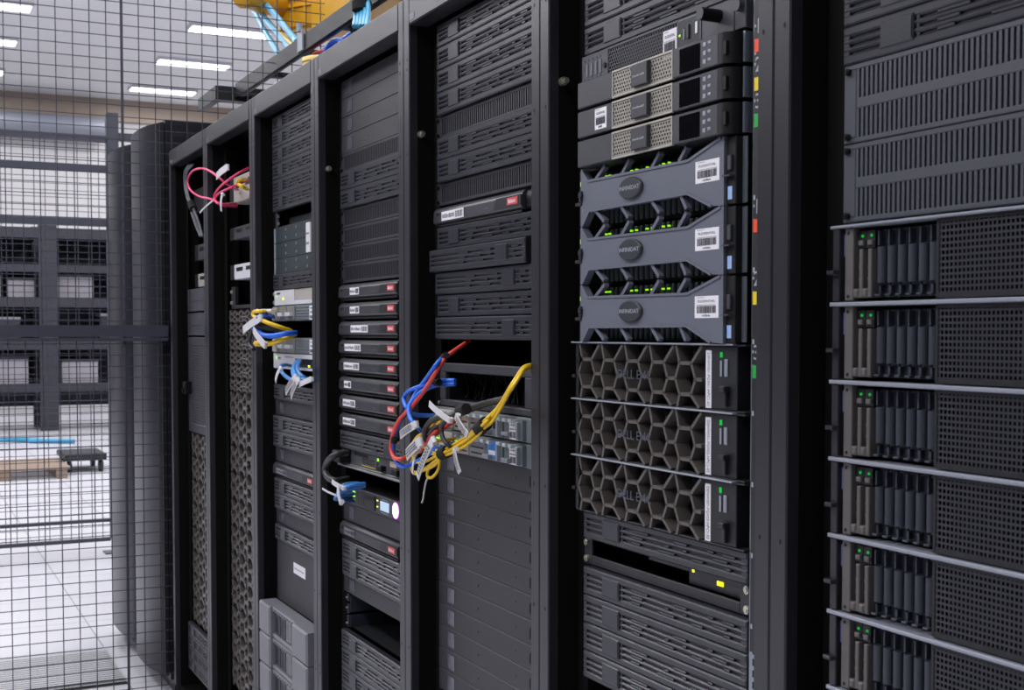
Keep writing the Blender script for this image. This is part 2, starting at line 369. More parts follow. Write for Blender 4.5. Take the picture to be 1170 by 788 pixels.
# ------------------------------------------------------------------ two curved cabinets beyond the fence
def curved_cabinet(x1, label):
    t = thing('curved_cabinet', label, 'cabinet', (x1-.3, 0, 0), 'curved black cabinets beyond the fence')
    link('body', MB().box(-.298, .298, .0, 1.05, .06, 2.205).box(-.27, .27, .02, 1.0, 0, .06), CURV, t)
    prof = []
    for i in range(17):
        a = -1+i/8; prof.append((.288*a*.98, -.014-.046*(1-abs(a)**2.6)))
    pr = prof+[(.283, -.004), (-.283, -.004)]
    d = link('curved_door', MB().extz(pr, .075, 2.195, 0, True), CURV, t)
    link('door_edge', MB().box(.281, .290, -.018, -.003, .075, 2.195).box(-.290, -.281, -.018, -.003, .075, 2.195), DARKM, d)
    return t
curved_cabinet(-3.665, 'black cabinet with bulging curved door right behind the mesh fence')
curved_cabinet(-4.275, 'black curved-door cabinet farther away, next to the thick fence post')
for loc, s in (((-4.20, -.42, 0), 'perforated floor tile at the bottom left behind the fence'), ((-4.20, -1.02, 0), 'perforated floor tile in the very bottom left corner')):
    t = thing('perforated_floor_tile', s, 'floor tile', loc, 'perforated floor tiles')
    link('tile', MB().box(-.298, .298, -.298, .298, .012, .014), PERFT, t); link('frame', MB().box(-.298, .298, -.298, .298, .0005, .0015), HOLE, t)  # the frame part is a black sheet that paints shade beneath the holes

# ------------------------------------------------------------------ far end of the hall
def shelving(x, y0, y1, label, levels):
    t = thing('storage_shelving', label, 'shelving', (x, 0, 0), 'shelving at the far end')
    for y in (y0, y1): link('upright', MB().box(-.05, .05, y-.06, y+.06, 0, 2.95).box(.9, 1.0, y-.06, y+.06, 0, 2.95), SHELFM, t)
    for z, h in levels: link('shelf', MB().box(-.05, 1.0, y0+.06, y1-.06, z, z+h), SHELFM, t)
    link('back_panel', MB().box(-.09, -.055, y0, y1, .3, 2.9), CART2, t)
    return t
LV = [(.55, .12), (1.15, .12), (1.75, .14), (2.25, .10), (2.72, .14)]
for i, (a, b, s) in enumerate(((-2.6, -.9, 'tall dark shelving far behind, partly outside the left edge'), (-.78, 1.0, 'tall dark shelving far behind the mesh at the left'), (1.12, 2.9, 'tall dark shelving far behind the thick fence post'))):
    shelving(-18.6, a, b, s, LV)
cs = [(-.35, 1.89, .45, .28, CARTON, 'pale carton on the upper shelf, left end'), (.2, 1.89, .5, .30, CARTON, 'pale carton on the upper shelf, middle'), (.72, 1.89, .35, .24, CARTON, 'small pale carton on the upper shelf, right end'),
      (-.3, 1.27, .6, .36, CARTON, 'wide pale carton on the middle shelf'), (.45, 1.27, .5, .30, CART2, 'dark bin on the middle shelf'), (-.2, .67, .7, .38, CART2, 'dark bin on the low shelf of the far shelving'), (.55, .67, .5, .34, CARTON, 'pale carton on the low shelf of the far shelving'),
      (1.45, 1.89, .5, .3, CARTON, 'pale carton on the shelf next to the thick fence post'), (2.1, 1.27, .6, .36, CART2, 'dark bin on the shelf behind the thick fence post'), (1.5, .67, .5, .3, CARTON, 'pale carton low on the shelf next to the fence post')]
for y, z, w, h, m, s in cs:
    t = thing('storage_box', s, 'box', (-18.1, y, z), 'boxes on the far shelving')
    link('body', MB().cb(-.3, .3, -w/2, w/2, 0.001, h, .01), m, t); link('lid', MB().cb(-.31, .31, -w/2-.01, w/2+.01, h, h+.04, .008), CART2 if m == CARTON else CARTON, t)
t = thing('wooden_pallet', 'flat pale wooden pallet on the white floor far behind the fence', 'pallet', (-11.9, .0, 0))
for y in (-.5, 0, .5): link('bearer', MB().box(-.5, .5, y-.05, y+.05, 0, .09), WOOD, t)
b = MB()
for i in range(6): b.box(-.5+i*.17, -.5+i*.17+.13, -.58, .58, .09, .11)
link('deck', b, WOOD, t)
t = thing('platform_trolley', 'low dark trolley on the white floor next to the thick fence post', 'trolley', (-12.2, .78, 0))
link('platform', MB().cb(-.35, .35, -.2, .2, .12, .18, .01), DARKM, t)
for x in (-.28, .28):
    for y in (-.15, .15): link('wheel', MB().cyl((x, y-.02, .06), (x, y+.02, .06), .06, 14), BLACK, t)
tag(link('hose', MB().tube([(-16.4, -.1, .03), (-16.0, .1, .03), (-15.9, .45, .03), (-15.5, .8, .03), (-15.3, 1.1, .03), (-15.6, .6, .03)], .03), C_CYA), 'blue hose lying on the far white floor', 'hose')

# ------------------------------------------------------------------ overhead
t = thing('cable_ladder', 'dark steel cable ladder running above the rack tops', 'cable ladder', (0, 0, 0))
for nm, y in (('front_stringer', .42), ('rear_stringer', .78)): link('stringer', MB().cb(-4.25, .6, y-.006, y+.006, 2.418, 2.478, .001).box(-4.25, .6, y, y+.02, 2.418, 2.423), DARKM, t)
for i in range(11): link('rung', MB().box(-4.25+i*.45, -4.21+i*.45, .428, .774, 2.423, 2.443), DARKM, t)
link('end_channel', MB().cb(-4.30, -4.255, .33, .80, 2.405, 2.465, .002).cb(-4.60, -4.30, .33, .36, 2.405, 2.465, .002), DARKM, t)
link('splice_plate', MB().cb(-3.29, -3.23, .405, .412, 2.42, 2.495, .001).cyl((-3.26, .405, 2.49), (-3.26, .405, 2.52), .012, 8), STEEL, t, 'bare steel splice plate')
link('hanger', MB().cb(-2.86, -2.82, .46, .50, 2.35, 3.2, .003), FRAME, t)
t = thing('fibre_duct', 'yellow fibre duct with rounded spout above the cable ladder', 'cable duct', (-4.36, .64, 2.75)); t.rotation_euler = (0, 0, math.radians(35))
b = MB().cb(0, .275, 0, .26, 0, .22, .012)
for x in (.02, .085, .15, .215): b.box(x-.006, x+.006, -.006, 0, .01, .21)
b.box(.01, .27, -.008, 0, .095, .11)
link('channel', b, YELD, t)
link('spout', MB().lathe([(.015, -.25), (.062, -.245), (.074, -.225), (.066, -.19), (.069, -.13), (.075, -.09), (.064, -.05), (.064, .02)], (.0, 0, .125), 'y', 24), YELD, t)
link('cover', MB().cb(-.01, .285, -.012, .27, .22, .245, .008), YELD, t)
link('joint_clip', MB().box(.05, .17, -.0115, -.006, .13, .19), CLR, t, 'clear joint clip')
link('bracket', MB().cb(.285, .325, -.02, .30, -.03, .45, .004), FRAME, t, 'dark steel bracket')
t2 = thing('fibre_duct', 'shorter yellow duct piece to the right behind the cable bundle', 'cable duct', (-3.72, .84, 2.78))
link('channel', MB().cb(-.35, .5, -.14, .14, -.10, .14, .012), YELD, t2); link('cover', MB().cb(-.36, .51, -.15, .15, .14, .16, .01), YELD, t2)
t = thing('cable_spool', 'small yellow round tub standing on the rack top', 'tub', (-2.245, .15, ZT-.002))
link('tub', MB().lathe([(.038, 0), (.042, .006), (.042, .082), (.039, .090)], (0, 0, 0), 'z', 24), mat('pale_yellow', (222, 186, 96), .5), t); link('lid', MB().lathe([(.0435, .088), (.0435, .099), (.034, .103)], (0, 0, 0), 'z', 24), mat('pale_yellow_lid', (232, 200, 120), .5), t)

# ------------------------------------------------------------------ equipment prototypes (x from the rack's equipment centre, y depth, z up from the unit's bottom)
G = .0006
def chassis(t, h, depth=.62, y=.045, w=.212, m=None): return link('chassis', MB().box(-w, w, y, y+depth, .001, h-.001), m or CHAS, t)
def screws(t, pts, y=.045, r=.0042, m=None):
    for x, z in pts: link('screw', MB().cyl((x, y, z), (x, y-.004, z), r, 10).cyl((x, y-.004, z), (x, y-.0055, z), r*.6, 8), m or SCR, t)
def sticker(t, x0, x1, z0, z1, y, lines, m=None, label='white barcode label'):
    l = link('label_sticker', MB().cb(x0, x1, y-.0006, y, z0, z1, .0003), m or LABEL, t, label); b = MB()
    lines(b, y-.0007); link('print', b, INK, l); return l

def proto_filler(label, loc, latch='L', pose=0.0):
    t = thing('filler_panel', label, 'filler panel', loc, 'slotted filler panels')
    b = MB(); h = U; FW = .203; b.box(-FW, HW, .0385+pose, .050+pose, G, h-G)
    y0, y1 = .034+pose, .043+pose; c = .0022
    for z0, z1 in ((G, .0118), (.0150, .0206), (.0238, .0294), (.0326, h-G)): b.cb(-FW, HW, y0, y1, z0, z1, c)
    lx = -.142 if latch == 'L' else .105
    rw = random.Random(11)
    for z0, z1 in ((.0116, .0152), (.0204, .0240), (.0292, .0328)):
        x = -.06
        while x < .18: ww = rw.uniform(.006, .045); b.cb(x, min(x+ww, HW-.02), y0+.0006, y1, z0, z1, .0008); x += ww+rw.uniform(.02, .07)
    # short webs that close the slots where the front is solid
    for x0, x1 in ((-FW, -FW+.010), (lx+.052, lx+.057), (HW-.014, HW)): b.cb(x0, x1, y0+.001, y1, .010, .036, .001)
    link('panel', b, FILL, t)
    l = MB().cb(lx, lx+.050, y0-.0018, y1, .0080, .0375, .0015).box(lx+.046, lx+.048, y0-.0024, y0-.0012, .012, .034)
    link('latch', l, FILL, t)
    return t
def proto_ribbed(label, loc, rows=1, h=U, w=HW, pitch=.0088, m=None, y=.045):
    m = m or RIBM; t = thing('vent_panel', label, 'vent panel', loc, 'vented blanking panels')
    b = MB(); e = .012; eb = .0065
    b.cb(-w, w, y, y+.004, G, eb, .001).cb(-w, w, y, y+.004, h-eb, h-G, .001).cb(-w, -w+.020, y, y+.004, eb, h-eb, .001).cb(w-.020, w, y, y+.004, eb, h-eb, .001)
    rh = (h-2*eb-(rows-1)*.012)/rows
    for r in range(rows):
        z0 = eb+r*(rh+.012)
        if r: b.cb(-w+.02, w-.02, y, y+.004, z0-.012, z0, .001)
        n = int((2*w-.04)/pitch); p = (2*w-.04)/n
        for i in range(n): b.box(-w+.02+i*p, -w+.02+i*p+p*.52, y+.0008, y+.004, z0, z0+rh)
    link('panel', b, m, t)
    link('flange', MB().box(-w+.002, w-.002, y+.004, y+.012, G, .0025).box(-w+.002, w-.002, y+.004, y+.012, h-.0025, h-G), m, t)
    link('backing', MB().box(-w+.004, w-.004, y+.022, y+.024, .002, h-.002), NETG, t)
    screws(t, [(-w+.008, .008), (-w+.008, h-.008), (w-.008, .008), (w-.008, h-.008)], y, .0042, SCRD)
    return t
def proto_blank(label, loc, h=U, window=True, group='plain blanking panels', sticker_at=None):
    t = thing('blanking_panel', label, 'blanking panel', loc, group)
    link('panel', MB().cb(-HW, HW, .047, .052, .0003, h-.0003, .0012), BLANKM, t)
    if window:
        link('window_frame', MB().box(-.180, -.176, .0462, .047, .0085, h-.0085), BLACK, t)
        link('window', MB().cb(-.176, -.142, .0458, .047, .0075, h-.0075, .0005), WINF, t, 'small clear reflecting window')
        link('clip', MB().box(.185, .187, .0460, .047, .012, .032).box(.187, .205, .0460, .047, .012, .014).box(.187, .197, .0460, .047, .03, .032), BLACK, t)
        link('hole', MB().cyl((-.03, .0469, h/2), (-.03, .047, h/2), .0028, 8).cyl((.13, .0469, h/2), (.13, .047, h/2), .0018, 8), HOLE, t)
    return t
def proto_red(label, loc, lab=None):
    t = thing('rounded_server', label, 'server', loc, 'rounded red-badged servers')
    h = U; pr = [(y+.022, z) for y, z in [(.045, h-.003), (.030, h-.0025), (.022, h-.005), (.017, h-.010), (.0155, h-.014), (.0145, .013), (.016, .0095), (.021, .0065), (.030, .006), (.045, .006)]]
    x1 = .172
    b = MB().extx(pr, -.218, x1, 0, False)
    link('bezel', b, REDB, t)
    cap = [(y+.022, z) for y, z in [(.046, h-.002), (.034, h-.0015), (.026, h-.006), (.0215, h-.014), (.0215, .014), (.026, .006), (.034, .004), (.046, .004)]]
    link('end_cap', MB().extx(cap, x1, .222, 0, True), BLACK, t, 'black rounded right end')
    link('end_cap', MB().extx(pr, -.2225, -.218), DARKM, t)
    link('lower_slot', MB().box(-.20, x1-.006, .0405, .052, .0015, .0055), BLACK, t)
    link('accent_panel', MB().ext([(.060, .0135), (x1-.001, .0135), (x1-.001, .032), (.072, .032)], .0356, .0370), DARKM, t)
    bd = link('badge', MB().box(  .118, .160, .0348, .0357, .0165, .0295), RED, t, 'red rectangular badge')
    link('lettering', MB().strokes(.124, .154, .0195, .0265, .0347, 7), LABEL, bd)
    link('status_leds', MB().box(.018, .040, .0360, .0366, .0185, .0195), LABELG, t)
    link('button', MB().box(-.206, -.196, .0358, .0370, .025, .029), DARKM, t)
    chassis(t, h, .62, .067)
    return t
def red_label(t, x0, x1, z0=.014, z1=.031, n=9, m=None):
    def pr(b, y): b.strokes(x0+.004, x0+(x1-x0)*.6, z0+.005, z1-.005, y, n); b.barcode(x0+(x1-x0)*.64, x1-.003, z0+.003, z1-.003, y, 9)
    sticker(t, x0, x1, z0, z1, .0362, pr, m, 'white paper label')
def asset(t, x0, x1, z0, z1, y):
    def pr(b, yy):
        w, hh = x1-x0, z1-z0; cx = (x0+x1)/2
        b.text('FLEXENTIAL', cx, z0+hh*.76, yy, hh*.16, 0, 0, w*.72)
        b.box(x0+w*.1, x0+w*.4, yy-.0002, yy, z0+hh*.925, z0+hh*.94).box(x0+w*.1, x1-w*.1, yy-.0002, yy, z0+hh*.585, z0+hh*.60)
        b.barcode(x0+w*.1, x1-w*.1, z0+hh*.22, z0+hh*.55, yy, 26)
        b.strokes(cx-w*.17, cx+w*.17, z0+hh*.07, z0+hh*.16, yy, 7)
    sticker(t, x0, x1, z0, z1, y, pr, None, 'white barcode asset label')
def proto_trap(label, loc):
    """2U server with a blue-grey band bezel and slanted struts over its drives"""
    t = thing('band_bezel_server', label, 'server', loc, 'blue-grey bezel servers')
    h = 2*U-.001; x0, x1 = -.183, .190; w = x1-x0; X = lambda f: x0+w*f; Z = lambda f: h*f
    yf = .016
    band = [(X(0), Z(0)), (X(.018), Z(0)), (X(.075), Z(.255)), (X(.78), Z(.265)), (X(.93), Z(.015)), (X(1), Z(0)), (X(1), Z(1)), (X(.985), Z(1)), (X(.785), Z(.755)), (X(.062), Z(.775)), (X(.012), Z(1)), (X(0), Z(1))]
    b = MB()
    half = [(X(0), Z(0)), (X(.02), Z(0)), (X(.075), Z(.255)), (X(.062), Z(.775)), (X(.012), Z(1)), (X(0), Z(1))]
    b.ext(half, yf, yf+.011)
    b.ext([(X(.075), Z(.255)), (X(.78), Z(.265)), (X(.785), Z(.755)), (X(.062), Z(.775))], yf, yf+.011)
    b.ext([(X(.78), Z(.265)), (X(.93), Z(.015)), (X(1), Z(0)), (X(1), Z(1)), (X(.985), Z(1)), (X(.785), Z(.755))], yf, yf+.011)
    link('bezel', b, DELLB, t)
    b = MB()   # raised lip that runs along both edges of the band
    for a, c in (((.012, .99), (.062, .775)), ((.062, .775), (.785, .755)), ((.785, .755), (.985, .99)), ((.018, .01), (.075, .255)), ((.075, .255), (.78, .265)), ((.78, .265), (.93, .015))):
        b.bar((X(a[0]), Z(a[1])), (X(c[0]), Z(c[1])), .0036, yf-.0016, yf+.010)
    link('edge_lip', b, DELLB, t)
    for fa, fb in ((.11, .19), (.318, .374), (.534, .589), (.716, .767)): link('strut', MB().bar((X(fa), Z(.77)), (X(fb), Z(.985)), .0056, yf+.001, yf+.009), DELLB, t)
    for fa, fb in ((.11, .185), (.31, .368), (.534, .589), (.73, .767)): link('strut', MB().bar((X(fa), Z(.26)), (X(fb), Z(.04)), .0056, yf+.001, yf+.009), DELLB, t)
    b = MB()
    for i in range(24):
        xx = x0+.012+i*(w-.03)/24; b.lathe([(.0050, .004), (.0058, .007), (.0058, h-.007), (.0050, h-.004)], (xx+.006, .056, 0), 'z', 8)
    link('drive_row', b, DRIVE, t)
    for f0, n, st in ((.07, 2, .028), (.268, 2, .037), (.383, 5, .0385)):
        for i in range(n): link('led', MB().box(X(f0+i*st), X(f0+i*st)+.0026, .044, .048, Z(.86), Z(.86)+.0024), LEDG, t, 'lit green drive lamp')
    dm = MB().lathe([(.0155, .0), (.0155, -.004), (.0144, -.0052)], (0, yf, Z(.51)), 'y', 40)
    dm.v = [(X(.403)+v[0]*2.0, v[1], v[2]) for v in dm.v]
    dd = link('logo_disc', dm, DELLD, t, 'dark oval logo plate')
    link('lettering', MB().text('INFINIDAT', X(.403), Z(.51), yf-.0053, .0085, 0, 0, .054), INKL, dd)
    asset(t, .127, .181, Z(.38), Z(.71), yf)
    e = link('ear', MB().cb(x0-.014, x0-.0005, .022, .05, .001, h-.001, .001), DARKM, t, 'dark left ear with latch')
    link('led', MB().box(x0-.010, x0-.005, .0210, .022, Z(.72), Z(.80)), LEDG, e)
    link('key_latch', MB().cyl((x0+.003, .017, Z(.55)), (x0+.003, .012, Z(.55)), .005, 10).cb(x0-.015, x0+.004, .014, .02, Z(.37), Z(.43), .001).cb(x0-.002, x0+.006, .013, .017, Z(.43), Z(.62), .001), DARKM, e)
    e = link('ear', MB().cb(x1+.0005, x1+.0205, .020, .05, .001, h-.001, .001), CHAS, t, 'dark right ear with release button')
    link('release_button', MB().cb(x1+.006, x1+.014, .0165, .02, Z(.50), Z(.72), .001).box(x1+.001, x1+.017, .012, .02, Z(.41), Z(.43)), NETG, e)
    link('blue_tag', MB().box(x1+.004, x1+.013, .0195, .02, Z(.08), Z(.27)), PBLUE, e)
    link('side_rail', MB().box(x1+.021, x1+.030, .030, .032, .002, h-.002), RAILM, t)
    chassis(t, h, .62, .07)
    return t
def proto_hex(label, loc, h=2*U, txt=None, big=True):
    t = thing('honeycomb_server', label, 'server', loc, 'honeycomb bezel servers')
    h -= .0012 if big else .0030; x0, x1 = -.206, .132; n = 5; p = (x1-x0)/n; y0, y1 = (.024, .046) if big else (.056, .080)
    if h < .06: n = 7; p = (x1-x0)/n
    if not big: x1 = .185; n = 4 if h > .06 else 5; p = (x1-x0)/n
    A, Bz, C, TP, BT = h*.70, h*.455, h*.215, h-.002, .002; wb = .0048 if big else (.0108 if h > .06 else .0080)
    b = MB(); bt = MB()
    for i in range(-1, n+1):
        c = x0+p*(i+.42)
        def cl(a, q):   # keep bars inside the window
            (ax, az), (bx, bz) = a, q
            if max(ax, bx) < x0-.001 or min(ax, bx) > x1+.001: return None
            def lim(xx, zz, ox, oz):
                for L, cond in ((x0, xx < x0), (x1, xx > x1)):
                    if cond and ox != xx: f = (L-ox)/(xx-ox); return (L, oz+(zz-oz)*f)
                return (xx, zz)
            a2 = lim(ax, az, bx, bz); q2 = lim(bx, bz, ax, az)
            return (a2, q2) if math.hypot(a2[0]-q2[0], a2[1]-q2[1]) > .002 else None
        segs = [((c-.21*p, A), (c+.21*p, A)), ((c-.33*p, TP), (c-.21*p, A)), ((c+.21*p, A), (c+.58*p, TP)),
                ((c-.21*p, A), (c-.36*p, Bz)), ((c+.21*p, A), (c+.36*p, Bz)), ((c+.36*p, Bz), (c+.64*p, Bz)),
                ((c-.36*p, Bz), (c-.20*p, C)), ((c+.36*p, Bz), (c+.20*p, C)), ((c-.20*p, C), (c+.20*p, C)),
                ((c-.20*p, C), (c-.28*p, BT)), ((c+.20*p, C), (c+.50*p, BT))]
        for k, (a, q) in enumerate(segs):
            r = cl(a, q)
            if r: b.bar(r[0], r[1], wb, y0, y1)
    link('honeycomb', b, HEXM, t)
    b = MB().box(x0-.008, .222, y0+.004, y0+.026, h-.0022, h).box(x0-.008, .222, y0+.004, y0+.026, 0, .0022).box(x0-.008, x0-.002, y0+.003, y0+.026, 0, h)
    link('frame', b, BLACK if not big else FRAME, t)
    if big: link('top_edge', MB().cb(-.222, .205, y0-.004, y0+.02, h-.0012, h+.0011, .0010), STEEL, t, 'bright bare metal top edge')
    link('drive_backplane', MB().box(x0, x1, y0+.034, y0+.036, .002, h-.002), CHAS, t)
    b = MB()
    for i in range(12): xx = x0+.01+i*(x1-x0-.02)/12; b.cb(xx, xx+(x1-x0)/12*.7, y0+.028, y0+.034, .006, h-.006, .001)
    link('drive_row', b, CHAS, t)
    if big:
        bb = MB().cb(x1+.002, .205, y0+.004, y0+.026, .0025, h-.0025, .001); link('control_panel', bb, DARKM, t)
        sl = link('label_sticker', MB().box(x1+.005, x1+.0175, y0+.0032, y0+.004, .003, h-.008), LABEL, t, 'tall white label printed sideways')
        link('print', MB().text(txt, x1+.0112, h/2-.003, y0+.0031, .0085, 0, -math.pi/2, .070), INK, sl)
        link('led', MB().box(x1+.037, x1+.042, y0+.003, y0+.004, h-.017, h-.010), LEDK, t, 'lit green lamp')
        link('usb_port', MB().cb(x1+.047, x1+.054, y0+.002, y0+.005, h*.52, h*.78, .001).box(x1+.037, x1+.041, y0+.003, y0+.005, h*.52, h*.76), STEEL, t)
        link('release_latch', MB().cb(x1+.046, x1+.058, y0-.006, y0+.005, h*.30, h*.38, .001).cb(x1+.048, x1+.056, y0-.002, y0+.005, h*.08, h*.30, .001), FRAME, t)
        link('lettering', MB().text('DELL EMC', x0+.50*(x1-x0), h*.47, y0-.0005, .019, 0, 0, .092), TEXTD, t, 'dark raised maker lettering')
        link('ear', MB().cb(-.2235, -.2145, y0+.006, y0+.026, .001, h-.001, .001).cb(-.2255, -.2150, y0+.000, y0+.008, h*.36, h*.42, .001).box(-.216, -.2150, y0+.004, y0+.006, h*.5, h*.85), DARKM, t)
        link('key_lock', MB().cyl((x0+.008, y0+.004, h*.70), (x0+.008, y0-.004, h*.70), .0062, 12), BLACK, t)
    else:
        link('logo_plate', MB().box(-.035, .012, y0-.001, y0+.004, h*.42, h*.52), LABELG, t, 'small pale maker plate')
        link('ear', MB().cb(x1+.002, .222, y0+.004, y0+.026, .001, h-.001, .001), DARKM, t)
        link('ear', MB().cb(-.2235, -.2145, y0+.004, y0+.026, .001, h-.001, .001), DARKM, t)
    chassis(t, h, .6, y0+.038)
    return t
def proto_net(label, loc):
    t = thing('bronze_grille_server', label, 'server', loc, 'servers with bronze grille')
    h = U-.004; y = .006
    link('bezel', MB().cb(-.176, -.072, y, .045, .001, h, .0015).cb(.086, .190, y, .045, .001, h, .0015).box(-.176, .19, .0445, .0455, .001, h), NETG, t)
    link('bezel_end', MB().extz([(.190, y), (.200, y+.003), (.208, y+.012), (.212, .045), (.190, .045)], .001, h, 0, True), CHAS, t, 'black rounded right end')
    link('grille', MB().box(-.072, .086, y+.001, y+.002, .001, h), NETM, t, 'perforated bronze grille'); link('grille_backing', MB().box(-.072, .086, y+.024, .045, .001, h), INNER, t)
    link('grille_rim', MB().box(-.0725, -.0705, y-.0005, y+.004, .001, h).box(.084, .086, y-.0005, y+.004, .001, h).box(-.0705, .084, y-.0005, y+.004, h-.0025, h).box(-.0705, .084, y-.0005, y+.004, .001, .0035), BEIGE, t)
    bd = link('badge', MB().cb(-.012, .030, y-.006, y+.001, .006, h-.004, .001), NETG, t, 'raised grey square badge')
    link('lettering', MB().strokes(-.006, .024, .0185, .0215, y-.0061, 12), INKL, bd)
    link('window', MB().box(.103, .150, y-.0006, y, .004, h-.004), GLOSS, t, 'glossy dark display window')
    b = MB()
    for i in range(3): b.cb(.157, .164, y-.001, y, .007+i*.011, .013+i*.011, .0008).cb(.168, .175, y-.001, y, .009+i*.011, .013+i*.011, .0008)
    link('port_cluster', b, STEEL, t)
    link('side_grip', MB().box(.198, .204, y+.002, y+.012, .012, h-.012), BLACK, t)
    link('rail_edge', MB().box(.213, .217, .028, .045, .002, h), RAILM, t)
    chassis(t, h)
    return t

# ------------------------------------------------------------------ the nearest rack (7)
f7 = proto_filler('slotted filler panel at the top right corner of the photo', at(7, 36), 'L', -.004)
F0 = f7
dup(F0, Vector(at(7, 35)), 'lowest slotted filler panel above the two tall vent panels at top right')
v7 = proto_ribbed('upper of the two tall vent panels at the top right', at(7, 33), 2, 2*U, .200, .0072, RIB7, .030)
v7['group'] = 'tall vent panels'
dup(v7, at(7, 31), 'lower of the two tall vent panels at the top right')
def proto_blade(label, loc):
    t = thing('drive_sled_server', label, 'server', loc, 'drive sled servers')
    h = 2*U-.0055; y = .030
    link('ear', MB().cb(-.196, -.182, y, .05, .001, h, .001), EAR7, t, 'warm grey left ear')
    link('handle', MB().cb(-.212, -.2005, y-.004, .05, .001, h, .001).cb(-.214, -.2010, y-.012, y-.003, h*.37, h*.43, .001), FRAME, t)
    link('info_tab', MB().box(-.1995, -.1975, y+.002, .03+.01, h*.62, h*.92), mat('violet_tab', (96, 100, 150), .5) if 'violet_tab' not in bpy.data.materials else bpy.data.materials['violet_tab'], t)
    link('bare_edge', MB().cb(-.215, .222, y-.006, .05, h+.0003, h+.0034, .001).cb(-.215, .222, y-.006, .05, -.0037, -.0006, .001), STEEL, t, 'bright bare metal edges')
    link('edge_bolt', MB().cyl((-.190, y, h-.006), (-.190, y-.0006, h-.006), .002, 8).cyl((-.190, y, .006), (-.190, y-.0006, .006), .002, 8), HOLE, t)
    for i in range(2):
        x = -.181+i*.0142
        m = link('control_module', MB().box(x, x+.0130, y+.006, .05, h*.72, h*.95), DARKM, t)
        link('led', MB().cyl((x+.009, y+.0055, h*.88), (x+.009, y+.004, h*.88), .0016, 10), LEDK, m)
        link('knob', MB().cb(x+.003, x+.011, y+.003, y+.006, h*.75, h*.82, .001), EAR7, m)
        link('sled_lever', MB().cb(x+.007, x+.0130, y+.001, .05, .004, h*.70, .001).box(x+.001, x+.008, y+.006, .05, h*.30, h*.32).box(x+.001, x+.008, y+.006, .05, h*.46, h*.48).cb(x-.001, x+.008, y-.001, .05, .004, h*.17, .002), EAR7, t, 'pale upright sled lever')
    for i in range(6):
        x = -.152+i*.0156
        s = link('drive_sled', MB().cyl((x+.007, y+.010, h*.24), (x+.007, y+.010, h*.72), .0060, 10).box(x+.001, x+.013, y+.014, .05, .004, h*.95), DRIVE, t)
        link('sled_clip', MB().cb(x+.002, x+.010, y+.002, y+.014, .005, h*.09, .001).box(x+.003, x+.006, y+.008, y+.02, h*.09, h*.2), DRIVE, s); link('sled_guide', MB().box(x+.003, x+.005, y+.006, y+.014, h*.74, h*.93), DRIVE, s)
    link('grille_frame', MB().cb(-.057, -.052, y, .05, .001, h, .001).cb(.172, .222, y, .05, .001, h, .001).box(-.052, .172, y, .05, .001, .007).box(-.052, .172, y, .05, h-.004, h), DARKM, t)
    link('grille', MB().box(-.052, .172, y+.001, y+.002, .007, h-.004), PERF7, t, 'square-hole perforated grille')
    link('backing', MB().box(-.19, .212, .051, .6, .001, h), INNER, t)
    return t
nm7 = ['topmost drive sled server at right, directly under the tall vent panels', 'second drive sled server from the top at the right edge', 'third drive sled server from the top at the right edge', 'fourth drive sled server from the top at the right edge',
       'fifth drive sled server from the top at the right edge', 'sixth drive sled server at right, nearly at the photo bottom', 'lowest drive sled server, a sliver in the bottom right corner']
S0 = proto_blade(nm7[0], at(7, 29))
for i in range(1, 7): dup(S0, at(7, 29-2*i), nm7[i])

# ------------------------------------------------------------------ rack 6
N6 = RD[6]
for u, s in ((40, 'slotted filler panel cut by the photo top above the grille servers'), (39, 'second slotted filler panel above the perforated grey server'), (38, 'glossy slotted filler panel right above the perforated grey server'),
             (21, 'slotted filler panel right below the lowest honeycomb server'), (19, 'slotted filler panel directly below the open slot with yellow lamps'), (18, 'second slotted filler panel below the open slot with yellow lamps'),
             (17, 'third slotted filler panel below the open slot with yellow lamps'), (16, 'fourth slotted filler panel below the open slot with yellow lamps')):
    if u in (38, 39, 40, 15): pass
    dup(F0, Vector(at(6, u))+Vector((0, .003, 0)), s)
t = thing('perforated_server', 'perforated grey server with round knob and barcode label, above the bronze grilles', 'server', at(6, 37))
h = U-.001; y = .030
link('front', MB().cb(-.205, -.125, y, .05, .001, h, .001).cb(.062, .190, y, .05, .001, h, .001).box(-.125, .062, y, .02+.02, h-.003, h).box(-.125, .062, y, .02+.02, .001, .004), SRVM, t); link('grille_backing', MB().box(-.125, .062, y+.018, .05, .004, h-.003), INNER, t)
link('grille', MB().box(-.125, .062, y+.001, y+.002, .004, h-.003), SRVP, t, 'fine perforated grille')
for i in range(4): link('usb_port', MB().box(-.190+i*.0135, -.185+i*.0135, y-.001, y, .010, .030), LABELG, t, 'pale upright port')
link('power_button', MB().cyl((-.134, y, .019), (-.134, y-.002, .019), .004, 12), BLACK, t)
b = MB()
for i in range(5): b.box(-.195+i*.012, -.1935+i*.012, y-.0004, y, .034, .0365).box(-.195+i*.012, -.1935+i*.012, y-.0004, y, .004, .0065)
link('vent_holes', b, HOLE, t)
pl = link('port_plate', MB().box(.064, .118, y-.0008, y, .003, h-.003), DARKM, t)
link('plate_outline', MB().box(.064, .0646, y-.0012, y-.0008, .003, h-.003).box(.1174, .118, y-.0012, y-.0008, .003, h-.003).box(.064, .118, y-.0012, y-.0008, h-.0036, h-.003).box(.064, .118, y-.0012, y-.0008, .003, .0036), STEEL, pl)
link('video_port', MB().cb(.087, .092, y-.003, y-.0008, .012, .031, .0008), C_BLK, pl); link('usb_port', MB().cb(.078, .0805, y-.002, y-.0008, .012, .027, .0005), STEEL, pl); link('white_port', MB().cb(.106, .111, y-.002, y-.0008, .015, .031, .0005), LABEL, pl)
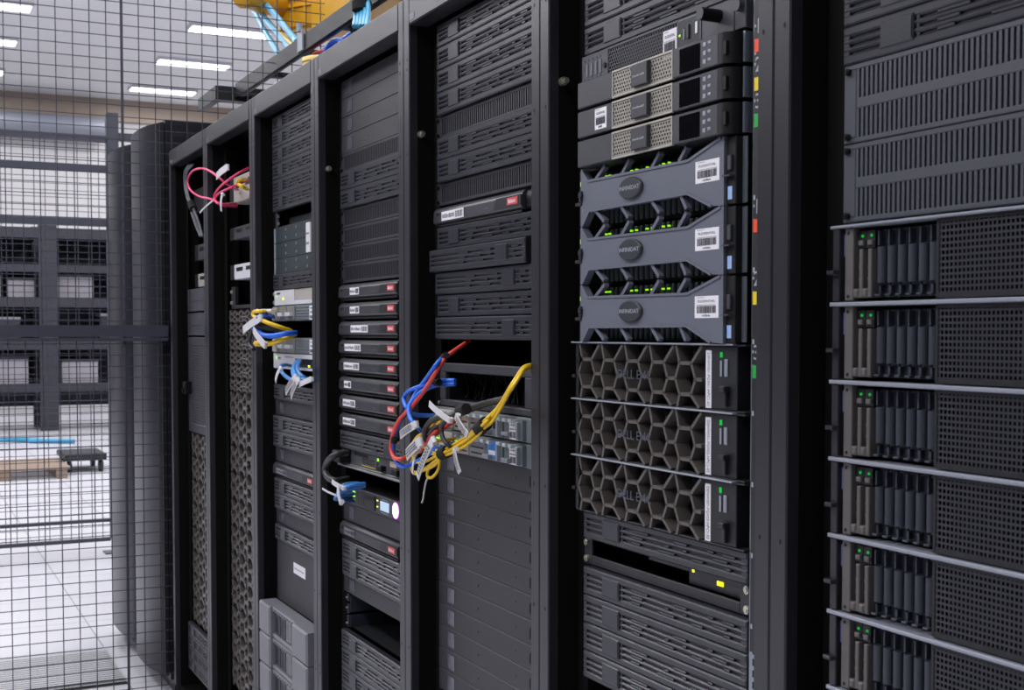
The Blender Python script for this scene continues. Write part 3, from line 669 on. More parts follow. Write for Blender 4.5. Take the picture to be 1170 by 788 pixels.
link('led', MB().cyl((.069, y-.0008, .020), (.069, y-.002, .020), .0016, 8), LEDG, pl)
asset(t, .027, .061, -.004, .034, y-.0005)
link('knob', MB().cyl((.158, y, .027), (.158, y-.030, .027), .0085, 18), BLACK, t, 'round black thumb knob'); link('knob_face', MB().cyl((.158, y-.0302, .027), (.158, y-.0308, .027), .0082, 18), NETG, t)
link('ear', MB().cb(.192, .215, y, .05, .001, h, .001).cyl((.205, y, .03), (.205, y-.008, .03), .008, 12), SRVM, t)
chassis(t, h)
NT0 = proto_net('topmost of three bronze grille servers under the perforated server', at(6, 36))
NT1 = dup(NT0, at(6, 35), 'middle of three bronze grille servers, barcode label at its left')
NT2 = dup(NT0, at(6, 34), 'lowest of three bronze grille servers, above the blue-grey bezels')
asset(NT1, -.122, -.088, .006, .037, .0060)
D0 = proto_trap('topmost of the three blue-grey band bezel servers', at(6, 32))
dup(D0, at(6, 30), 'middle of the three blue-grey band bezel servers'); dup(D0, at(6, 28), 'lowest of the three blue-grey servers, resting above the honeycomb servers')
for i, s in enumerate(('topmost', 'middle', 'lowest')):
    proto_hex(s+' of the three large honeycomb servers with white upright label', at(6, 26-2*i), 2*U, 'DENW001-PGX0%d-HPC1-0%d' % (i+1, i+1))
t = thing('open_slot_device', 'open recessed slot with grey box, yellow lamps and brass screws', 'rack device', at(6, 20)); h = U
link('flange', MB().cb(-.222, -.198, .046, .05, .001, h, .001).cb(.19, .222, .046, .05, .001, h, .001).cb(-.198, .19, .046, .05, .001, .016, .001), BLANKM, t)
link('tray', MB().box(-.2, .2, .05, .5, .001, .003).box(-.2, .2, .49, .5, .003, h), INNER, t)
m = link('grey_module', MB().cb(.055, .19, .058, .30, .016, h-.002, .001).cb(-.05, .055, .058, .30, h-.012, h-.002, .001), SRVM, t, 'grey module at the right of the slot')
for x, z in ((.065, .034), (.124, .026), (.129, .026), (.134, .026), (.181, .028)): link('led', MB().box(x, x+.0038, .0565, .058, z, z+.006), LEDY, m, 'lit yellow lamp')
screws(t, [(-.211, .010), (-.211, .036), (.208, .010), (.208, .036)], .046, .0058)

# ------------------------------------------------------------------ rack 5
us5 = [(41, 'topmost of four fillers at the top of the %s'), (40, 'second of four fillers at the top of the %s'), (39, 'third of four fillers at the top of the %s'), (38, 'fourth filler from the top, above a ribbed panel, %s'),
       (36, 'upper of two filler panels between the two ribbed panels, %s'), (35, 'lower of two filler panels between the two ribbed panels, %s')]
for u, s in us5: dup(F0, Vector(at(5, u))+Vector((0, .006, 0)), s.replace('%s', N6) if 0 else s.replace('%s', RD[5]))
R0 = proto_ribbed('upper ribbed vent panel in the '+RD[5], at(5, 37)); R0['group'] = 'ribbed vent panels'
dup(R0, at(5, 34), 'ribbed vent panel right above the single red-badged box, '+RD[5])
RB5 = proto_red('single red-badged rounded box in the '+RD[5], at(5, 33)); red_label(RB5, -.178, -.072, .012, .030, 12)
FR = proto_filler('slightly protruding wider filler panel, second below the single red-badged box', Vector(at(5, 31))+Vector((-.012, -.002, 0)), 'R', -.008)
dup(F0, Vector(at(5, 32))+Vector((0, .006, 0)), 'filler panel directly below the single red-badged box')
dup(FR, Vector(at(5, 30))+Vector((0, .006, 0)), 'third filler panel below the single red-badged box')
dup(F0, Vector(at(5, 29))+Vector((0, .006, 0)), 'fourth filler panel below the single red-badged box')
dup(FR, Vector(at(5, 28))+Vector((0, .006, 0)), 'fifth filler panel below the single red-badged box, above the open gap')
t = thing('open_frame_chassis', 'dark open-fronted chassis frame above the silver switches', 'chassis', at(5, 25)); h = 2*U-.002; y = .046
fr = MB().cb(-.212, .215, y, y+.01, h-.018, h, .002).cb(-.212, .215, y, y+.01, .001, .014, .002).cb(-.212, -.186, y, y+.01, .014, h-.018, .002).cb(.165, .215, y, y+.01, .014, h-.018, .002)
link('frame', fr, NETG, t)
link('inner_bezel', MB().box(-.188, -.184, y+.01, y+.10, .012, h-.016).box(.163, .167, y+.01, y+.10, .012, h-.016).box(-.188, .167, y+.01, y+.10, .010, .013).box(-.188, .167, y+.01, y+.10, h-.018, h-.014), CHAS, t)
b = MB()
rr = random.Random(3)
for i in range(26): xx = -.18+i*.0132; b.tube([(xx, y+.03+rr.random()*.03, h-.02), (xx+rr.uniform(-.004, .004), y+.04+rr.random()*.02, h*.5), (xx+rr.uniform(-.006, .006), y+.03+rr.random()*.03, .016)], .0016, 5)
br = link('brush_strip', b, HOLE, t); br['kind'] = 'stuff'
link('back', MB().box(-.21, .21, y+.12, y+.5, .001, h), INNER, t); screws(t, [(-.219, .006), (-.219, h-.006), (.219, .006), (.219, h-.006)], .05)
def proto_fibre(label, loc, blue):
    t = thing('fibre_switch', label, 'network switch', loc, 'silver fibre switches'); h = U-.001; y = .040
    link('front', MB().cb(-.218, .205, y, .05, .001, h, .001), SWG, t)
    link('ear', MB().cb(.190, .222, y-.003, .05, .001, h, .001).box(.203, .2032, y-.0032, y-.003, .004, h-.004), SWB, t); link('ear', MB().cb(-.222, -.205, y-.001, .05, .001, h, .001), SWG, t)
    for i in range(3):
        x = -.19+i*.075
        p = link('port_module', MB().cb(x, x+.066, y-.006, y, .004, h-.004, .0012), BEIGE if i < 2 else SWG, t)
        b = MB()
        for j in range(8): b.box(x+.006+j*.0072, x+.0105+j*.0072, y-.0066, y-.006, .009, .0125).box(x+.006+j*.0072, x+.0105+j*.0072, y-.0066, y-.006, .020, .0235)
        link('vent_holes', b, SWD, p)
    for x in (-.20, -.192, -.11, -.102): link('led', MB().box(x, x+.005, y-.0072, y-.006, .024, .0275), LEDG, t, 'lit green lamp')
    for i, x in enumerate((.035, .115)):
        p = link('power_supply', MB().cb(x, x+.070, y-.009, y, .003, h-.004, .0012), SWB, t)
        link('pull_tab', MB().cb(x+.004, x+.03, y-.018, y-.009, .010 if not blue else .006, .016 if not blue else .014, .001), STEEL, p); link('pull_handle', MB().cb(x+.058, x+.064, y-.016, y-.009, .006, .036, .001), STEEL, p)
        b = MB()
        for j in range(4): b.box(x+.034+j*.0045, x+.037+j*.0045, y-.0096, y-.009, .018, .030)
        link('vent_holes', b, SWD, p)
    b = MB()
    rr = random.Random(5)
    for i in range(9): xx = -.09+i*.03; b.cb(xx, xx+.012, y-.014-rr.random()*.006, y, h-.010, h-.003, .0015)
    link('release_levers', b, CLR, t)
    def pr(bb, yy): bb.barcode(.141, .166, .007, .018, yy, 12); bb.strokes(.141, .165, .021, .024, yy, 8); bb.strokes(.141, .160, .028, .031, yy, 6)
    sticker(t, .137, .170, .004, .036, y-.0092, pr)
    if blue:
        l = link('label_sticker', MB().box(.048, .083, y-.0098, y-.0092, .010, .040), mat('blue_label', (50, 130, 210), .5), t, 'blue and white label'); link('print', MB().box(.052, .079, y-.0102, y-.0098, .014, .022), LABEL, l)
    chassis(t, h, .5); return t
proto_fibre('upper silver fibre switch behind the yellow cables', at(5, 24), False); proto_fibre('lower silver fibre switch with blue and white label', at(5, 23), True)
BL0 = proto_blank('first windowed blanking panel directly below the silver fibre switches', at(5, 22))
for i in range(1, 11):
    dup(BL0, at(5, 22-i), '%s of the windowed blanking panels counted down from the silver fibre switches' % ORD[i] if i < 11 else 'lowest of the windowed blanking panels, hidden below the photo bottom')

# ------------------------------------------------------------------ rack 4
for i, u in enumerate((41, 40, 39, 38)): dup(BL0, at(4, u), '%s of four windowed blanks under the top beam, %s' % (ORD[i], RD[4]))
dup(R0, at(4, 37), 'ribbed panel below the top blanks, '+RD[4])
for i, u in enumerate((36, 35)): dup(F0, Vector(at(4, u))+Vector((0, .006, 0)), '%s filler panel above four stacked ribbed panels, %s' % (('upper', 'lower')[i], RD[4]))
for i, u in enumerate((34, 33, 32, 31)): dup(R0, at(4, u), '%s of four ribbed panels stacked above the red-badged boxes' % ORD[i])
LBS = [(-.135, -.070), (-.135, -.070), (-.130, -.010), (-.175, -.060), (-.182, -.072), (-.180, -.130), (-.190, -.100), (-.190, -.100)]
RB0 = proto_red('topmost of the eight stacked red-badged boxes', at(4, 30))
RBS = [RB0]+[dup(RB0, at(4, 30-i), '%s of the eight stacked red-badged boxes counted from the top' % ORD[i]) for i in range(1, 8)]
RBL = dup(RB0, at(4, 17), 'lone red-badged box low in the '+RD[4]); RB3 = dup(RB0, at(3, 19), 'lone red-badged box in the '+RD[3])
for o, (a, b_) in zip(RBS, LBS): red_label(o, a, b_)
red_label(RBL, -.185, -.110, .014, .030, 8, LABELG); red_label(RB3, -.185, -.080, .013, .028, 8, LABELG)
dup(FR, Vector(at(4, 22))+Vector((0, .006, 0)), 'slotted filler panel directly below the eight red-badged boxes')
t = thing('network_router', 'grey network router with a column of ports below the red-badged boxes', 'network router', at(4, 21)); h = U-.001; y = .042
link('front', MB().cb(-.215, .215, y, .05, .010, h, .001), SRVM, t); link('lower_lip', MB().cb(-.222, .222, y-.010, .05, .001, .006, .001).cb(-.222, .222, y-.004, .05, .0065, .0095, .001), SWG, t)
b = MB()
for j in range(7): b.box(-.07+j*.0125, -.061+j*.0125, y-.0006, y, .019, .0245).box(-.07+j*.0125, -.061+j*.0125, y-.0006, y, .0265, .032)
link('port_block', b, SWD, t); link('stripe', MB().box(-.072, .02, y-.0006, y, .0130, .0145), T_YEL, t, 'thin yellow stripe')
link('dark_vent', MB().box(-.125, -.03, y-.0006, y, .033, .040), HOLE, t); link('led', MB().box(.034, .044, y-.001, y, .033, .039), LEDG, t, 'lit green lamp')
link('usb_port', MB().cb(.066, .088, y-.012, y, .014, .026, .001).box(.03, .04, y-.001, y, .012, .030), BLACK, t); link('usb_port', MB().cb(.15, .185, y-.012, y, .014, .026, .001), BLACK, t)
link('power_plug', MB().cb(-.205, -.150, y-.03, y, .012, .040, .003), BLACK, t, 'black power plug'); link('label_sticker', MB().box(.115, .155, y-.0006, y, .028, .041), mat('tan_label', (196, 170, 150), .5), t, 'tan label')
screws(t, [(-.216, .012)], .041, .006); chassis(t, h)
t = thing('lit_appliance', 'dark appliance with small screen and glowing violet-white lamp', 'appliance', at(4, 19)); h = U-.001; y = .042
link('front', MB().cb(-.222, .222, y, .05, .001, h, .001), NETG, t)
link('port_grid', MB().box(-.19, -.095, y-.0006, y, .008, .038), SWD, t)
for i in range(3):
    for j in range(2): link('led', MB().box(-.135+j*.0, -.118+j*.0, y-.0012, y-.0006, .011+i*.010, .0155+i*.010), LEDG, t, 'lit green port lamp') if j == 0 else None
link('module', MB().cb(-.080, .02, y-.003, y, .006, .039, .001).box(-.074, -.05, y-.0036, y-.003, .012, .022), DARKM, t)
link('led', MB().box(.030, .038, y-.001, y, .016, .019), LEDY, t); link('led', MB().box(.030, .038, y-.001, y, .030, .033), LEDY, t)
link('screen', MB().cb(.055, .108, y-.002, y, .012, .033, .0008), SCREEN, t, 'small lit screen'); link('lettering', MB().strokes(.06, .10, .0355, .0385, y-.0002, 6).strokes(.055, .105, .006, .009, y-.0002, 8), INKL, t)
lp = link('power_lamp', MB().lathe([(.0165, 0), (.0165, -.002), (.012, -.0035)], (.150, y, .023), 'y', 28), LEDP, t, 'glowing violet-white round lamp'); link('lamp_ring', MB().lathe([(.0185, 0), (.0185, -.0012)], (.150, y, .023), 'y', 28), LEDPR, lp)
chassis(t, h)
b1 = dup(BL0, at(4, 18), 'windowed blanking panel just below the appliance with the violet lamp'); b2 = dup(BL0, at(4, 14), 'windowed blanking panel directly above the open black gap, '+RD[4])
for i, u in enumerate((16, 15)): dup(F0, Vector(at(4, u))+Vector((0, .006, 0)), '%s of two fillers below the lone red-badged box, %s' % (('upper', 'lower')[i], RD[4]))
t = thing('rack_shelf', 'empty dark rack shelf with pale left bracket in the open gap', 'shelf', at(4, 12)); h = 2*U
link('tray', MB().box(-.19, .2, .06, .55, .001, .004), DARKM, t)
link('side_bracket', MB().box(-.208, -.196, .05, .054, .002, h*.34).box(-.208, -.196, .05, .054, h*.40, h*.66).box(-.208, -.196, .05, .054, h*.74, h*.95).box(-.196, -.193, .054, .5, .002, h*.36).box(-.196, -.193, .054, .5, h*.44, h*.9), DRIVE, t); screws(t, [(-.202, .012), (-.202, .05), (-.202, .075)], .05, .003)
for i, u in enumerate((11, 10, 9, 8)): dup(F0, Vector(at(4, u))+Vector((0, .003, 0)), '%s of the filler panels below the open black gap, %s' % (ORD[i], RD[4]))

# ------------------------------------------------------------------ rack 3
for i, u in enumerate((41, 40, 39, 38, 37, 36)): dup(F0, Vector(at(3, u))+Vector((0, .006, 0)), '%s of six filler panels under the top beam, %s' % (ORD[i], RD[3]))
t = thing('rack_shelf', 'half-empty dark shelf with small box, above the dotted panels', 'shelf', at(3, 35))
link('tray', MB().box(-.21, .2, .055, .5, .001, .004), DARKM, t); link('small_box', MB().cb(-.17, .05, .075, .25, .004, .028, .002), NETG, t); screws(t, [(-.2, .012), (-.2, .034)], .055, .005)
link('ear', MB().cb(-.222, -.2, .05, .055, .001, U-.001, .001), NETG, t)
tg = thing('paper_tag', 'white paper tag hanging at the post beside the dotted panels', 'tag', (rx(3)+.535, -.004, 1.60)); link('sheet', MB().cb(0, .034, 0, .004, .0, .075, .001), TAG, tg); link('print', MB().strokes(.004, .028, .02, .026, -.0001, 5).strokes(.004, .028, .045, .05, -.0001, 6), INK, tg)
for i, u in enumerate((34, 33, 32)):
    t = thing('dotted_panel', '%s of three dark teal panels with dot screws' % ('upper', 'middle', 'lower')[i], 'panel', at(3, u), 'dark teal dotted panels') if i == 0 else None
    if i == 0:
        link('panel', MB().cb(-.205, .22, .045, .05, .0008, U-.0008, .001), TEAL, t); link('ear', MB().cb(-.222, -.207, .045, .05, .001, U-.001, .001), STEEL, t)
        for x in (-.1, .0, .1, .19):
            for z in (.012, .034): link('screw', MB().cyl((x, .045, z), (x, .0435, z), .004, 8), SCR, t)
        TP0 = t
    else: dup(TP0, at(3, u), '%s of three dark teal panels with dot screws' % ('upper', 'middle', 'lower')[i])
dup(F0, Vector(at(3, 31))+Vector((0, .006, 0)), 'single filler panel between teal panels and white appliance, '+RD[3])
t = thing('white_appliance', 'white appliance with small lit lamps above the upper silver switch', 'appliance', at(3, 30)); h = U-.001; y = .040
link('front', MB().cb(-.205, -.01, y, .05, .001, h, .001).cb(-.01, .215, y, .05, .001, h*.28, .001), WHITE, t); link('module', MB().cb(-.009, .215, y+.002, .05, h*.29, h, .001), BEIGE, t)
b = MB()
for i in range(4):
    for j in range(5): b.box(.155+i*.014, .165+i*.014, y+.001, y+.002, h*.34+j*.0056, h*.34+j*.0056+.004)
link('vent_holes', b, HOLE, t); link('led', MB().box(-.12, -.108, y-.001, y, .016, .022), LEDY, t); link('led', MB().box(-.185, -.179, y-.001, y, .023, .029), LEDG, t)
link('badge', MB().box(-.18, -.145, y-.0006, y, .032, .037), INK, t); screws(t, [(-.213, .010), (-.213, .034)], .044, .006); chassis(t, h)
def proto_silver(label, loc):
    t = thing('silver_switch', label, 'network switch', loc, 'silver switches with cables'); h = U-.001; y = .040
    link('front', MB().cb(-.218, .218, y, .05, .001, h, .001), SWB, t)
    link('transceiver_bay', MB().cb(-.195, -.150, y-.010, y, .004, h-.004, .001), BEIGE, t)
    for i in range(2): 
        m = link('fan_module', MB().cb(-.140+i*.075, -.070+i*.075, y-.004, y, .003, h-.003, .001), SWG, t); link('lever', MB().cb(-.130+i*.075, -.085+i*.075, y-.014, y-.004, .014, .024, .001), WHITE, m)
    b = MB()
    for i in range(5): b.cb(.015, .19, y-.002, y, .004+i*.0078, .009+i*.0078, .0008)
    link('slats', b, SWB, t)
    def pr(bb, yy): bb.barcode(.142, .178, .006, .014, yy, 10); bb.strokes(.145, .175, .020, .025, yy, 5); bb.strokes(.145, .172, .031, .035, yy, 5)
    sticker(t, .138, .182, .003, .039, y-.0024, pr); chassis(t, h); return t
SV0 = proto_silver('upper silver switch, below the white appliance', at(3, 29)); dup(SV0, at(3, 27), 'lower silver switch, above the white device with blue cables')
t = thing('white_device', 'white network device with dark port window and blue cables', 'network device', at(3, 26)); h = U-.001; y = .040
link('front', MB().cb(-.218, .218, y, .05, .001, h, .001), WHITE, t); pw = link('port_window', MB().box(.0, .165, y-.0008, y, .009, .032), SWD, t, 'dark port window')
link('led', MB().box(-.19, -.183, y-.001, y, .026, .036), LEDG, t); link('led', MB().box(.12, .135, y-.0016, y-.0008, .011, .016), LEDY, pw); link('lettering', MB().strokes(-.17, -.14, .027, .034, y-.0002, 4).strokes(-.1, -.02, .033, .036, y-.0002, 9), INK, t); chassis(t, h)
dup(F0, Vector(at(3, 24))+Vector((0, .006, 0)), 'single filler panel below the hanging blue cables, '+RD[3])
dup(BL0, at(3, 23), 'blanking panel right below the single filler panel, '+RD[3]); dup(BL0, at(3, 20), 'blanking panel right above the lone red-badged box, '+RD[3])
for i, u in enumerate((22, 21)): dup(F0, Vector(at(3, u))+Vector((-.004, .004, 0)), '%s of two fillers between the two blanking panels, %s' % (('upper', 'lower')[i], RD[3]))
for i, u in enumerate((18, 17)): dup(F0, Vector(at(3, u))+Vector((0, .005, 0)), '%s of two fillers right under the lone red-badged box, %s' % (('upper', 'lower')[i], RD[3]))
dup(BL0, at(3, 16), 'blanking panel under the two fillers below the lone red-badged box'); dup(F0, Vector(at(3, 15))+Vector((0, .006, 0)), 'filler panel right above the tall panel with one white label')
t = thing('tall_blanking_panel', 'tall plain grey panel with one white label above the pale arrays', 'blanking panel', at(3, 11))
link('panel', MB().cb(-.215, .22, .046, .051, .0005, 4*U-.0005, .0015), BLANKM, t)
sticker(t, -.05, .06, 4*U-.075, 4*U-.045, .046, lambda b, y: b.strokes(-.04, .05, 4*U-.062, 4*U-.058, y, 10), LABEL, 'plain white label')
def proto_array(label, loc):
    t = thing('storage_array', label, 'storage array', loc, 'pale grey storage arrays'); h = 2*U-.0015
    for nm, x0, x1 in (('left_handle', -.228, -.120), ('right_handle', .100, .232)):
        link('handle', MB().cb(x0, x1, -.006, .045, .001, h, .005), ARR, t, None)
    link('frame', MB().cb(-.120, .100, .004, .045, h-.013, h, .002).cb(-.120, .100, .004, .045, .001, .012, .002), ARR, t)
    for i in range(4):
        x = -.112+i*.053
        d = link('drive', MB().cb(x, x+.046, .010, .045, .014, h-.015, .0015), ARR if i > 1 else DRIVE, t)
        link('drive_slot', MB().box(x+.006, x+.014, .0094, .010, .02, h-.024).box(x+.022, x+.027, .0094, .010, .02, h-.024), SWD if i < 2 else LABELG, d)
    b = MB()
    for j in range(8): b.box(-.1+j*.024, -.088+j*.024, .0036, .004, h-.009, h-.005)
    link('status_strip', b, DARKM, t); chassis(t, h, .6, .045); return t
A0 = proto_array('topmost of the three pale grey arrays at the photo bottom', at(3, 9)); dup(A0, at(3, 7), 'middle of the three pale grey arrays'); dup(A0, at(3, 5), 'lowest of the three pale grey arrays, cut by the photo bottom')

# ------------------------------------------------------------------ rack 2
H1 = proto_hex('topmost of six slim honeycomb servers in the '+RD[2], at(2, 29), U, None, False)
for i in range(1, 6): dup(H1, at(2, 29-i), '%s of six slim honeycomb servers in the %s' % (ORD[i], RD[2]))
H2 = proto_hex('topmost of the tall honeycomb servers in the '+RD[2], at(2, 22), 2*U, None, False)
for i in range(1, 11): dup(H2, at(2, 22-2*i), '%s of the tall honeycomb servers in the %s, counted downward' % (ORD[i], RD[2]))
def small_dev(k, u, n, label, m, y, kind='network_box', x0=-.13, leds=True):
    t = thing(kind, label, 'network device', (rx(k)+CX, y, ZB+u*U)); h = n*U-.004
    link('body', MB().cb(x0, .21, 0, .25, .001, h, .002), m, t)
    link('ports', MB().box(x0+.03, x0+.11, -.0006, 0, h*.55, h*.8).box(x0+.15, x0+.2, -.0006, 0, h*.55, h*.8), SWD, t)
    if leds: link('led', MB().box(x0+.24, x0+.252, -.001, 0, h*.3, h*.3+.006), LEDY, t)
    link('ear', MB().box(x0-.05, x0, 0, .003, .002, h), DARKM, t); return t
small_dev(2, 37.6, 2, 'grey patch unit with pink cables plugged in, second farthest rack', BEIGE, .055)
small_dev(2, 35, 1, 'grey network box below the pink cables, second farthest rack', SRVM, .055)
small_dev(2, 32.1, 1.2, 'pale network box above an open gap, second farthest rack', WHITE, .055)
t = thing('open_frame_device', 'dark open slot device directly above the slim honeycomb servers', 'rack device', at(2, 30)); link('frame', MB().cb(-.15, -.10, .05, .06, .001, U*1.6, .001).cb(-.1, .22, .05, .06, .001, .012, .001), DARKM, t); screws(t, [(-.14, .02), (-.14, .055)], .05, .006); link('tray', MB().box(-.14, .2, .06, .4, .001, .004), INNER, t)
# ------------------------------------------------------------------ rack 1
small_dev(1, 38.2, 2, 'dark network box beside the hanging black cables, farthest rack', DARKM, .07, leds=False)
small_dev(1, 34.2, 1.4, 'grey network box near eye height, farthest rack', SRVM, .07, leds=False)
small_dev(1, 32.0, 1.2, 'grey network box above the two rounded units, farthest rack', BEIGE, .07)
def rounded_unit(label, loc):
    t = thing('rounded_unit', label, 'server', loc, 'rounded units'); h = 2*U-.006
    pr = [(-.215, .0), (-.205, -.018), (.20, -.018), (.215, 0), (.215, .03), (-.215, .03)]
    link('bezel', MB().extz(pr, .002, h, 0, True), SRVM, t); link('stripe', MB().box(-.17, -.165, -.0186, -.018, .004, h-.002).box(-.15, .19, -.0186, -.018, h*.44, h*.47), DARKM, t); chassis(t, h, .5, .03); return t
r0 = rounded_unit('upper of two rounded grey units, farthest rack', (rx(1)+CX, .065, ZB+30*U)); dup(r0, (rx(1)+CX, .065, ZB+28*U+.001), 'lower of two rounded grey units, farthest rack')
t = thing('perforated_chassis', 'big perforated grey chassis with dark latch in the farthest rack', 'chassis', Vector(at(1, 20))+Vector((0, .032, 0))); h = 8*U-.004
link('front', MB().box(-.18, .215, .020, .021, .035, h-.03), PERFC, t, 'fine perforated front'); link('frame', MB().cb(-.222, .222, .018, .05, h-.03, h, .003).cb(-.222, .222, .018, .05, .001, .036, .003).cb(-.222, -.18, .018, .05, .036, h-.03, .003), NETG, t)
link('latch', MB().cb(-.215, -.17, -.006, .018, h*.40, h*.53, .004).cyl((-.19, -.006, h*.44), (-.19, -.012, h*.44), .008, 12), BLACK, t, 'dark latch'); link('backing', MB().box(-.21, .21, .05, .55, .002, h), INNER, t)
for i in range(8): dup(H2, at(1, 18-2*i), '%s of the honeycomb servers below the perforated chassis, farthest rack' % ORD[i])
for i in range(4):
    s = '%s of the slotted filler panels below the honeycomb servers, farthest rack' % ORD[i]; dup(F0, Vector(at(1, 3-i))+Vector((0, .006, 0)), s)

# ------------------------------------------------------------------ cables (world coordinates, metres)
def cable(name, label, m, r, pts, group=None):
    o = Vector(pts[0]); t = thing(name, label, 'cable', o, group)
    if name == 'cable_tie': t['category'] = 'cable tie'
    link('jacket', MB().tube([Vector(p)-o for p in pts], r, 8, 0, 7), m, t)
    return t
def paper_flag(t, a, b, w, lab):
    """folded paper flag with a slight bend, stuck round the cable at its b end"""
    o = t.location; a = Vector(a)-o; b = Vector(b)-o; d = b-a; n = Vector((-d.z, 0, d.x)).normalized()*w/2; k = MB(); k2 = MB()
    P = [a+d*f+Vector((0, -.0025*math.sin(f*math.pi), 0)) for f in (0, .25, .5, .75, 1)]
    vs = []
    for p in P: vs += [p-n, p+n]
    m = len(vs); vs += [v+Vector((0, .0016, 0)) for v in vs]; fs = []
    for i in range(4): fs += [(2*i, 2*i+1, 2*i+3, 2*i+2), (m+2*i+2, m+2*i+3, m+2*i+1, m+2*i), (2*i, 2*i+2, m+2*i+2, m+2*i), (2*i+3, 2*i+1, m+2*i+1, m+2*i+3)]
    fs += [(1, 0, m, m+1), (m-2, m-1, 2*m-1, 2*m-2)]
    l = link('paper_flag', k.add(vs, fs), TAG, t, lab)
    if 'printed' in lab:
        rr = random.Random(int(w*1e4)+int(a.x*1e3))
        for row in (-.5, 0., .5):
            f = .12
            while f < .82:
                g = f+rr.uniform(.03, .07); p = a+d*f+n*row+Vector((0, -.0030, 0)); q = a+d*g+n*row+Vector((0, -.0030, 0)); s = n*.16
                k2.add([p-s, q-s, q+s, p+s], [(0, 1, 2, 3)]); f = g+.03
        link('print', k2, INK, l)
    c = b; link('flag_collar', MB().cyl(c-n*.8-Vector((0, -.003, 0)), c+n*.8-Vector((0, -.003, 0)), .0050, 10), TAG, t)
def wrap(t, a, b, r, lab):
    o = t.location; a = Vector(a)-o; b = Vector(b)-o
    link('sleeve' if 'sleeve' in lab else 'velcro_wrap', MB().cyl(a, b, r, 16), C_WHT if 'sleeve' in lab else VELC, t, lab)
c = cable('network_cable', 'upper blue cable looping from the cut end back to the silver switch', C_BLU, 0.0042, [(-0.9412, 0.0, 1.3093), (-0.9594, -0.01, 1.3083), (-0.9628, -0.03, 1.3066), (-0.9999, -0.045, 1.2972), (-1.0675, -0.045, 1.2835), (-1.0886, -0.045, 1.2679), (-1.0345, -0.06, 1.2541), (-1.0484, -0.04, 1.2409), (-1.0725, -0.01, 1.236), (-1.1145, 0.03, 1.2321)], 'blue cables at the silver switches')
wrap(c, (-0.9713, -0.03, 1.3043), (-0.946, -0.03, 1.3062), 0.0068, 'black velcro wrap')
c = cable('network_cable', 'blue cable running under the first loop and down behind the white tags', C_BLU, 0.0042, [(-0.9412, 0.0, 1.3027), (-0.9594, -0.01, 1.3014), (-0.9628, -0.03, 1.3), (-0.9868, -0.045, 1.2894), (-1.0063, -0.055, 1.2738), (-1.0105, -0.065, 1.2572), (-0.9958, -0.07, 1.2415), (-0.9738, -0.07, 1.228), (-0.9961, -0.045, 1.2108), (-0.9659, -0.045, 1.2014), (-0.9489, -0.045, 1.1896), (-0.928, -0.045, 1.1831), (-0.9451, -0.02, 1.1839), (-0.9872, 0.02, 1.1872)], 'blue cables at the silver switches')
paper_flag(c, (-1.0334, -0.075, 1.2025), (-0.957, -0.075, 1.2277), 0.0158, 'white printed paper flag')
c = cable('network_cable', 'red cable swinging out to the left past the rack post', C_RED, 0.0042, [(-0.9877, 0.05, 1.3834), (-0.9532, 0.0, 1.3624), (-0.9442, -0.02, 1.3496), (-0.9313, -0.045, 1.3225), (-0.9868, -0.045, 1.2877), (-1.0118, -0.06, 1.257), (-1.0495, -0.065, 1.2365), (-1.0695, -0.07, 1.215), (-1.0912, -0.07, 1.1877), (-1.0938, -0.07, 1.1685), (-1.0748, -0.07, 1.1547), (-1.0374, -0.07, 1.1564), (-1.0594, -0.045, 1.1601), (-1.0141, -0.045, 1.1776), (-0.9616, -0.045, 1.2001), (-0.9278, -0.045, 1.2156), (-0.9449, -0.02, 1.2267), (-0.9767, 0.01, 1.2336), (-0.9972, 0.03, 1.2342)], None)
wrap(c, (-0.9614, -0.018, 1.3484), (-0.9406, -0.018, 1.357), 0.0068, 'black velcro wrap')
wrap(c, (-1.0363, -0.062, 1.2507), (-1.0525, -0.062, 1.2387), 0.0068, 'black velcro wrap')
wrap(c, (-1.0815, -0.068, 1.1935), (-1.0845, -0.068, 1.1838), 0.0068, 'black velcro wrap')
c = cable('network_cable', 'blue cable running alongside the red cable', C_BLU, 0.0042, [(-0.9567, -0.02, 1.351), (-0.927, -0.045, 1.3388), (-0.9694, -0.045, 1.3148), (-1.0176, -0.045, 1.2881), (-1.0258, -0.058, 1.2612), (-1.0593, -0.063, 1.229), (-1.08, -0.066, 1.2038), (-1.0921, -0.066, 1.1806), (-1.09, -0.066, 1.1566), (-1.0664, -0.066, 1.1434), (-1.0447, -0.06, 1.1409), (-1.0277, -0.045, 1.1494), (-0.9834, -0.045, 1.1635), (-0.9406, -0.045, 1.1772), (-0.9451, -0.02, 1.1823), (-0.9914, 0.02, 1.1861)], 'blue cables at the silver switches')
c = cable('network_cable', 'thick dark grey cable reaching left from the open chassis', C_GRY, 0.0052, [(-0.7994, 0.04, 1.2829), (-0.8091, 0.01, 1.2754), (-0.8, -0.02, 1.2704), (-0.8047, -0.045, 1.263), (-0.8587, -0.045, 1.2506), (-0.9194, -0.045, 1.2308), (-0.9445, -0.045, 1.2193), (-0.9615, -0.045, 1.2083)], None)
wrap(c, (-0.8199, -0.045, 1.2599), (-0.7897, -0.045, 1.2657), 0.0100, 'big black velcro wrap')
c = cable('network_cable', 'black cable arching over the yellow tangle', C_BLK, 0.0052, [(-0.8172, 0.04, 1.2774), (-0.8105, -0.01, 1.268), (-0.8047, -0.045, 1.2584), (-0.8548, -0.045, 1.25), (-0.8952, -0.05, 1.2454), (-0.9289, -0.055, 1.2354), (-0.9544, -0.055, 1.219), (-0.9688, -0.05, 1.203), (-0.9659, -0.045, 1.1931)], None)
